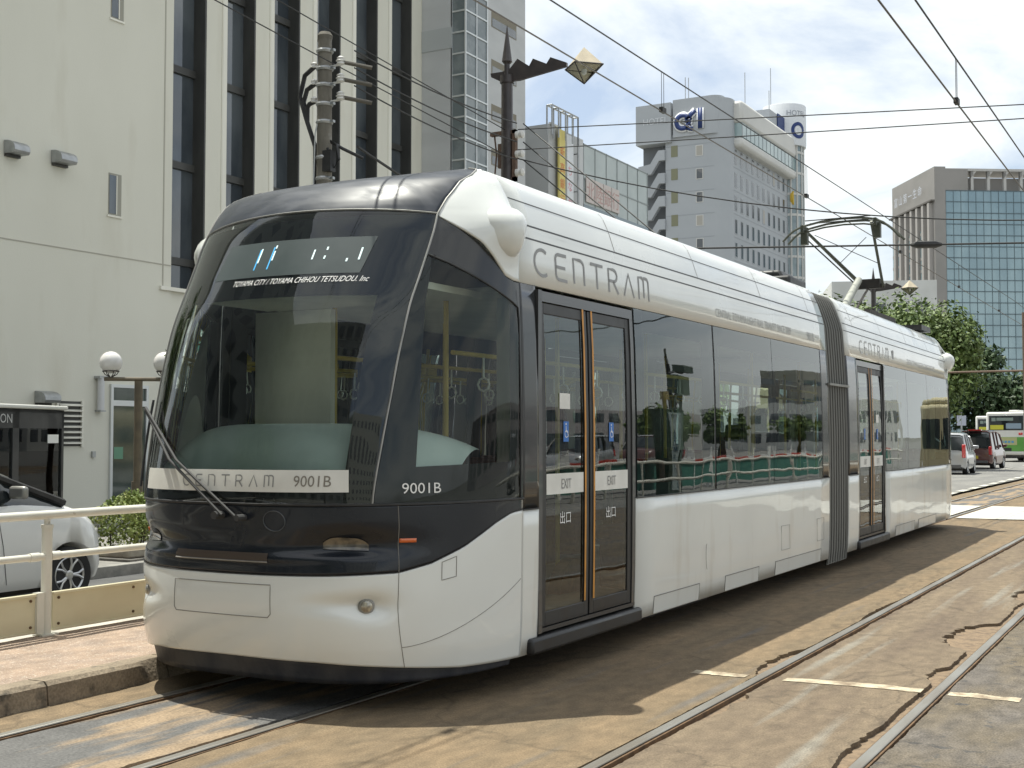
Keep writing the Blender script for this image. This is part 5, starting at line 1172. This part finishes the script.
# ================================================================== OVERHEAD LINES
WIRE = mat('wire_dark', (.03,.03,.03), .6); WIREC = mat('copper_wire', (.10,.085,.07), .5, .5)
def sag(p, q, s_, n=24): 
    p, q = Vector(p), Vector(q); return [tuple(p.lerp(q, k/n)+Vector((0,0,-s_*4*(k/n)*(1-k/n)))) for k in range(n+1)]
def catenary(x, label):
    o = empty('tramway_overhead_line', (x,0,0), label=label, cat='overhead line', group='tramway overhead lines')
    h = MB(); h.tube([(0,-25,4.80),(0,100,4.80)], .0075, 6); h.build('contact_wire', WIREC, o)
    h = MB(); h.tube([(0,-25,5.28),(0,3,5.14),(0,14,5.22),(0,38,5.36),(0,62,5.15),(0,100,5.35)], .0075, 6); h.build('carrier_wire', WIRE, o)
    for y in (5.7,11.8,17,23,29,35,42,50): 
        zt = itab([(-25,5.28),(3,5.14),(14,5.22),(38,5.36),(62,5.15),(100,5.35)], y)
        h = MB()
        for d in (-.03,.03): h.tube([(0,y+d,zt),(0,y+d*1.0,4.82)], .003, 4)
        h.box(-.02,.02,y-.05,y+.05,4.79,4.84); h.build('dropper', WIRE, o)
    return o
catenary(-4.8, 'contact and carrier wire above the white tram, touching its pantograph')
catenary(-1.95, 'contact and carrier wire above the empty track, crossing the top right corner of the sky').location.z = -.28
def wire(p, q, s_, r_, label, grp=None, m=WIRE, cat='cable', ins=None):
    o = empty('overhead_cable', p, label=label, cat=cat, group=grp); P = Vector(p)
    h = MB(); h.tube([tuple(Vector(t)-P) for t in sag(p, q, s_)], r_, 6); h.build('cable', m, o)
    for t in (ins or []):
        c = P.lerp(Vector(q), t)-P+Vector((0,0,-s_*4*t*(1-t))); d = (Vector(q)-P).normalized()*.28
        h = MB(); h.tube([tuple(c-d), tuple(c-d*.6), tuple(c+d*.6), tuple(c+d)], [.03,.07,.07,.03], 8); h.build('splice', m, o)
    return o
G1 = 'feeder cables from the concrete pole to the lamp post'
for k, (z0, z1, nm) in enumerate(((7.92,7.70,'top'),(7.63,7.32,'middle'),(7.33,6.95,'lowest'))):
    wire((px+.5,py+.15,z0), (-12.3,22.35,z1+.22), .10, .014, nm+' of three feeder cables from the concrete pole to the near lamp post', G1)
    wire((-12.2,22.45,z1+.22), (-7.6,20.6+k*.2,4.30-k*.35), .0, .013, nm+' of three feeder cables running from the near lamp post down the street', 'feeder cables beyond the lamp post')
wire((-12.8,7,9.05), (-12.55,22.4,7.80), .03, .011, 'thin cable slanting over the fins down to the near lamp post, upper one', 'thin cables over the fins')
wire((-12.8,7,8.50), (-12.55,22.4,7.28), .03, .011, 'thin cable slanting over the fins down to the near lamp post, lower one', 'thin cables over the fins')
wire((-12.25,16.8,6.3), (-12.4,22.4,5.6), .1, .026, 'thick dark cable hanging from the junction loop of the concrete pole')
wire((-12.3,22.4,7.80), (9,28.2,7.62), .02, .011, 'upper of two near-level span wires crossing the sky from the lamp post', 'span wires over the street')
wire((-12.3,22.4,7.38), (9,28.2,7.60), .04, .011, 'lower of two near-level span wires crossing the sky from the lamp post', 'span wires over the street')
wire((-12.3,22.4,7.2), (9,28.2,7.2), 1.7, .013, 'sagging span wire passing just behind the pantograph head', 'span wires over the street', ins=(.47,))
wire((-12.3,22.4,5.30), (9,28.2,4.92), .03, .018, 'lowest and thickest span wire, with a dark splice before the glass tower', 'span wires over the street', ins=(.36,))
sp = empty('signal_mast', (-4.75,40,0), label='brown mast with a long level arm at the right picture edge above the bus', cat='mast')
h = MB(); h.cyl((0,0,0),(0,0,5.2),.10,10); h.build('mast', mat('mast_brown', (.16,.11,.08), .7), sp)
h = MB(); h.tube([(0,0,3.47),(-3.0,0,3.47)], .03, 8); h.build('arm', mat('mast_brown', (.16,.11,.08), .7), sp)
ab = empty('bus_stop_sign', (-15.2,92,0), label='slim roadside sign post with pale board under the big tree', cat='sign')
h = MB(); h.cyl((0,0,0),(0,0,3.2),.06,8); h.build('post', GALV, ab)
h = MB(); h.box(-.3,.3,-.05,.05,2.3,3.0); h.build('board', mat('pale_board', (.45,.47,.55), .6), ab)

cp = empty('cable_post', (-7.6,20.8,0), label='short steel post behind the tram that takes the slanting cables of the lamp post', cat='post')
h = MB(); h.cyl((0,0,-.4),(0,0,4.4),.07,10); h.box(-.06,.06,-.3,.35,3.4,4.35); h.build('post', GALV, cp)

# ================================================================== THE OTHER SIDE OF THE STREET (seen mirrored in the tram)
MIR = 'stands across the street from the tram, seen only mirrored in its glass'
GREY2 = mat('office_grey_render', (.34,.36,.35), .8, c2=(.30,.31,.30), ns=.3)
def block(name, loc, rz, sx, sy, sz, wallm, label, fl=3.2, bay=2.6, wsz=(1.3,1.5), faces=('-y','x','-x')):
    o = empty(name, loc, rz, label, 'building')
    h = MB(); h.box(0,sx,0,sy,0,sz); h.build('wall', wallm, o)
    wn = MB()
    for k in range(int(sz//fl)):
        z = k*fl+1.0
        if '-y' in faces:
            for j in range(int(sx//bay)): wn.box(j*bay+.6, j*bay+.6+wsz[0], -.03, .02, z, z+wsz[1])
        if '+y' in faces:
            for j in range(int(sx//bay)): wn.box(j*bay+.6, j*bay+.6+wsz[0], sy-.02, sy+.03, z, z+wsz[1])
        for j in range(int(sy//bay)):
            if 'x' in faces: wn.box(sx-.02, sx+.03, j*bay+.6, j*bay+.6+wsz[0], z, z+wsz[1])
            if '-x' in faces: wn.box(-.03, .02, j*bay+.6, j*bay+.6+wsz[0], z, z+wsz[1])
    wn.build('window', DKGLASS, o); return o
block('tall_office', (-52,-38,-.2), 0, 27, 42, 40, GREY2, 'tall grey office with square dark windows behind the photographer, mirrored in the windscreen', 4.6, 5.2, (3.0,2.2))
block('street_end_office', (-24,-54,-.2), R(3), 42, 22, 34, GREY2, 'broad grey office closing the street behind the photographer, mirrored in windscreen and nose', 4.2, 4.6, (2.7,2.0), ('+y','x'))
block('beige_apartment', (22,-48,0), R(8), 24, 18, 20, BEIGE, 'beige apartment house behind the photographer to the right, mirrored in the cab side window', 3.0, 3.0, (1.4,1.4), ('+y','-x'))
tree((1.5,-16,0), 7.5, 3.2, 2.4, 22, 9000, .22, 'tree behind the photographer, mirrored in the cab side window', LEAF, 41, group='trees behind the photographer')
tree((-13.5,-9,-.26), 7.5, 3.0, 2.4, 22, 9000, .22, 'tree on the far pavement behind the photographer, mirrored in the windscreen', LEAF, 42, group='trees behind the photographer')
block('far_apartment', (36,150,0), R(10), 5, 12, 13, mat('apt_brown_grey', (.25,.24,.21), .8, c2=(.2,.19,.17), ns=.3), 'brownish apartment block far down the street, mirrored in the tram windows', 3.0, 2.4, (1.9,1.0))
block('low_shop_row', (38,30,0), 0, 10, 90, 5.2, mat('shop_white', (.45,.42,.42), .8, c2=(.36,.33,.34), ns=.2), 'long low pale shop row, mirrored in the tram windows', 2.6, 4.0, (2.6,1.2), ('-x','-y'))
block('white_flats', (21,128,0), R(12), 22, 12, 6.5, mat('flats_white', (.6,.6,.57), .8), 'white flats far across the street, mirrored in the rear door', 2.9, 2.2, (1.5,1.3))
TEAL = mat('teal_mesh', (.05,.19,.155), .7, c2=(.07,.24,.19), ns=2); RW = mat('red_bar', (.55,.06,.04), .5)
fn = empty('site_fence', (5.9,22,0), label='teal site fence with red and white bars, mirrored in the tram windows', cat='fence')
h = MB(); h.box(-.02,.02,0,45,.12,.78); h.build('mesh_panel', TEAL, fn)
h = MB(); 
for k in range(23): h.box(-.05,.05,k*2,k*2+1.0,0.78,0.88)
h.build('red_bar', RW, fn)
h = MB()
for k in range(23): h.box(-.05,.05,k*2+1.0,k*2+2,0.78,0.88); h.cyl((0,k*2,0),(0,k*2,1.2),.04,6)
h.build('white_bar', WHITETX, fn)
for k, (x, y, pm) in enumerate(((13,30,SCAR),(13,36.5,WCAR),(13.2,43.5,SCAR),(13,50,RCAR))):
    car('mirrored_car', (x,y,0), R(180), ('silver','white','second silver','maroon')[k]+' car across the street, seen only mirrored in the tram windows', 'car', pm, kprof, kroof, .76, (.6,2.75), wr=.28, detail=False, group='cars across the street')
# tram stop pylon
py_ = empty('stop_pylon', (5.3,31.0,0), R(0), label='dark green tram stop pylon with a lamp on top, mirrored in the first tram window', cat='sign')
DG = mat('pylon_green', (.02,.05,.035), .4, coat=.3)
h = MB(); h.prism([(-.40,0),(.40,0),(.56,2.55),(-.62,2.55)], -.13, .13, 'x'); h.M = Matrix.Identity(4); h.build('pylon_body', DG, py_)
h = MB(); h.box(-.145,-.132,-.18,.16,.1,2.45); pb = h.build('pylon_board', mat('pylon_board', (.35,.42,.42), .5), py_)
for i, ch in enumerate('地鉄・南富山駅前行のりば'):
    text(ch, .19, lambda x, y, i=i: (-.149, .09-x, 2.25-i*.19+y), 'pylon_lettering', mat('pylon_text', (.02,.08,.12), .5), pb)
h = MB(); h.box(-.145,-.132,.24,.42,.3,2.45); h.build('pylon_strip', mat('pylon_strip', (.10,.16,.14), .5), py_)
h = MB(); h.cyl((0,0,2.55),(0,0,2.85),.05,8); h.cyl((0,0,2.82),(0,0,3.02),.13,14); h.build('pylon_lamp', mat('pylon_lamp', (.40,.33,.18), .5), py_)
# traffic signal across the street
ts = empty('traffic_signal', (6.6,36,0), label='traffic signal across the street, mirrored beside the window pillar', cat='traffic light')
h = MB(); h.tube([(.5,0,0),(.5,0,5.2)], .09, 8); h.tube([(.5,0,3.9),(.0,-.6,3.9)], .05, 6); h.build('post', FRAME, ts)
h = MB(); h.box(-.15,.1,-1.2,-.4,3.2,3.75); h.box(-.2,.0,-.9,-.1,3.9,4.2); h.build('signal_head', mat('signal_green_grey', (.10,.14,.12), .5), ts)
# beige wall and railing across the tracks
gr = empty('far_railing', (4.7,14,0), label='white tubular railing across the street, mirrored low in the tram side', cat='railing')
h = MB()
for z in (.45,.85): h.tube([(0,0,z),(0,50,z)], .035, 8)
for k in range(26): h.cyl((0,k*2,0),(0,k*2,.88),.04,8)
h.build('rail', CREAM, gr)
for k, (x, y) in enumerate(((13.5,66),(14.5,78),(13,90))):
    tree((x+6,y,0), 4.0, 2.0, 1.2, 12, 2500, .4, ('nearest','middle','farthest')[k]+' of three trees across the street, mirrored in the rear windows', LEAF, 30+k, group='trees across the street')
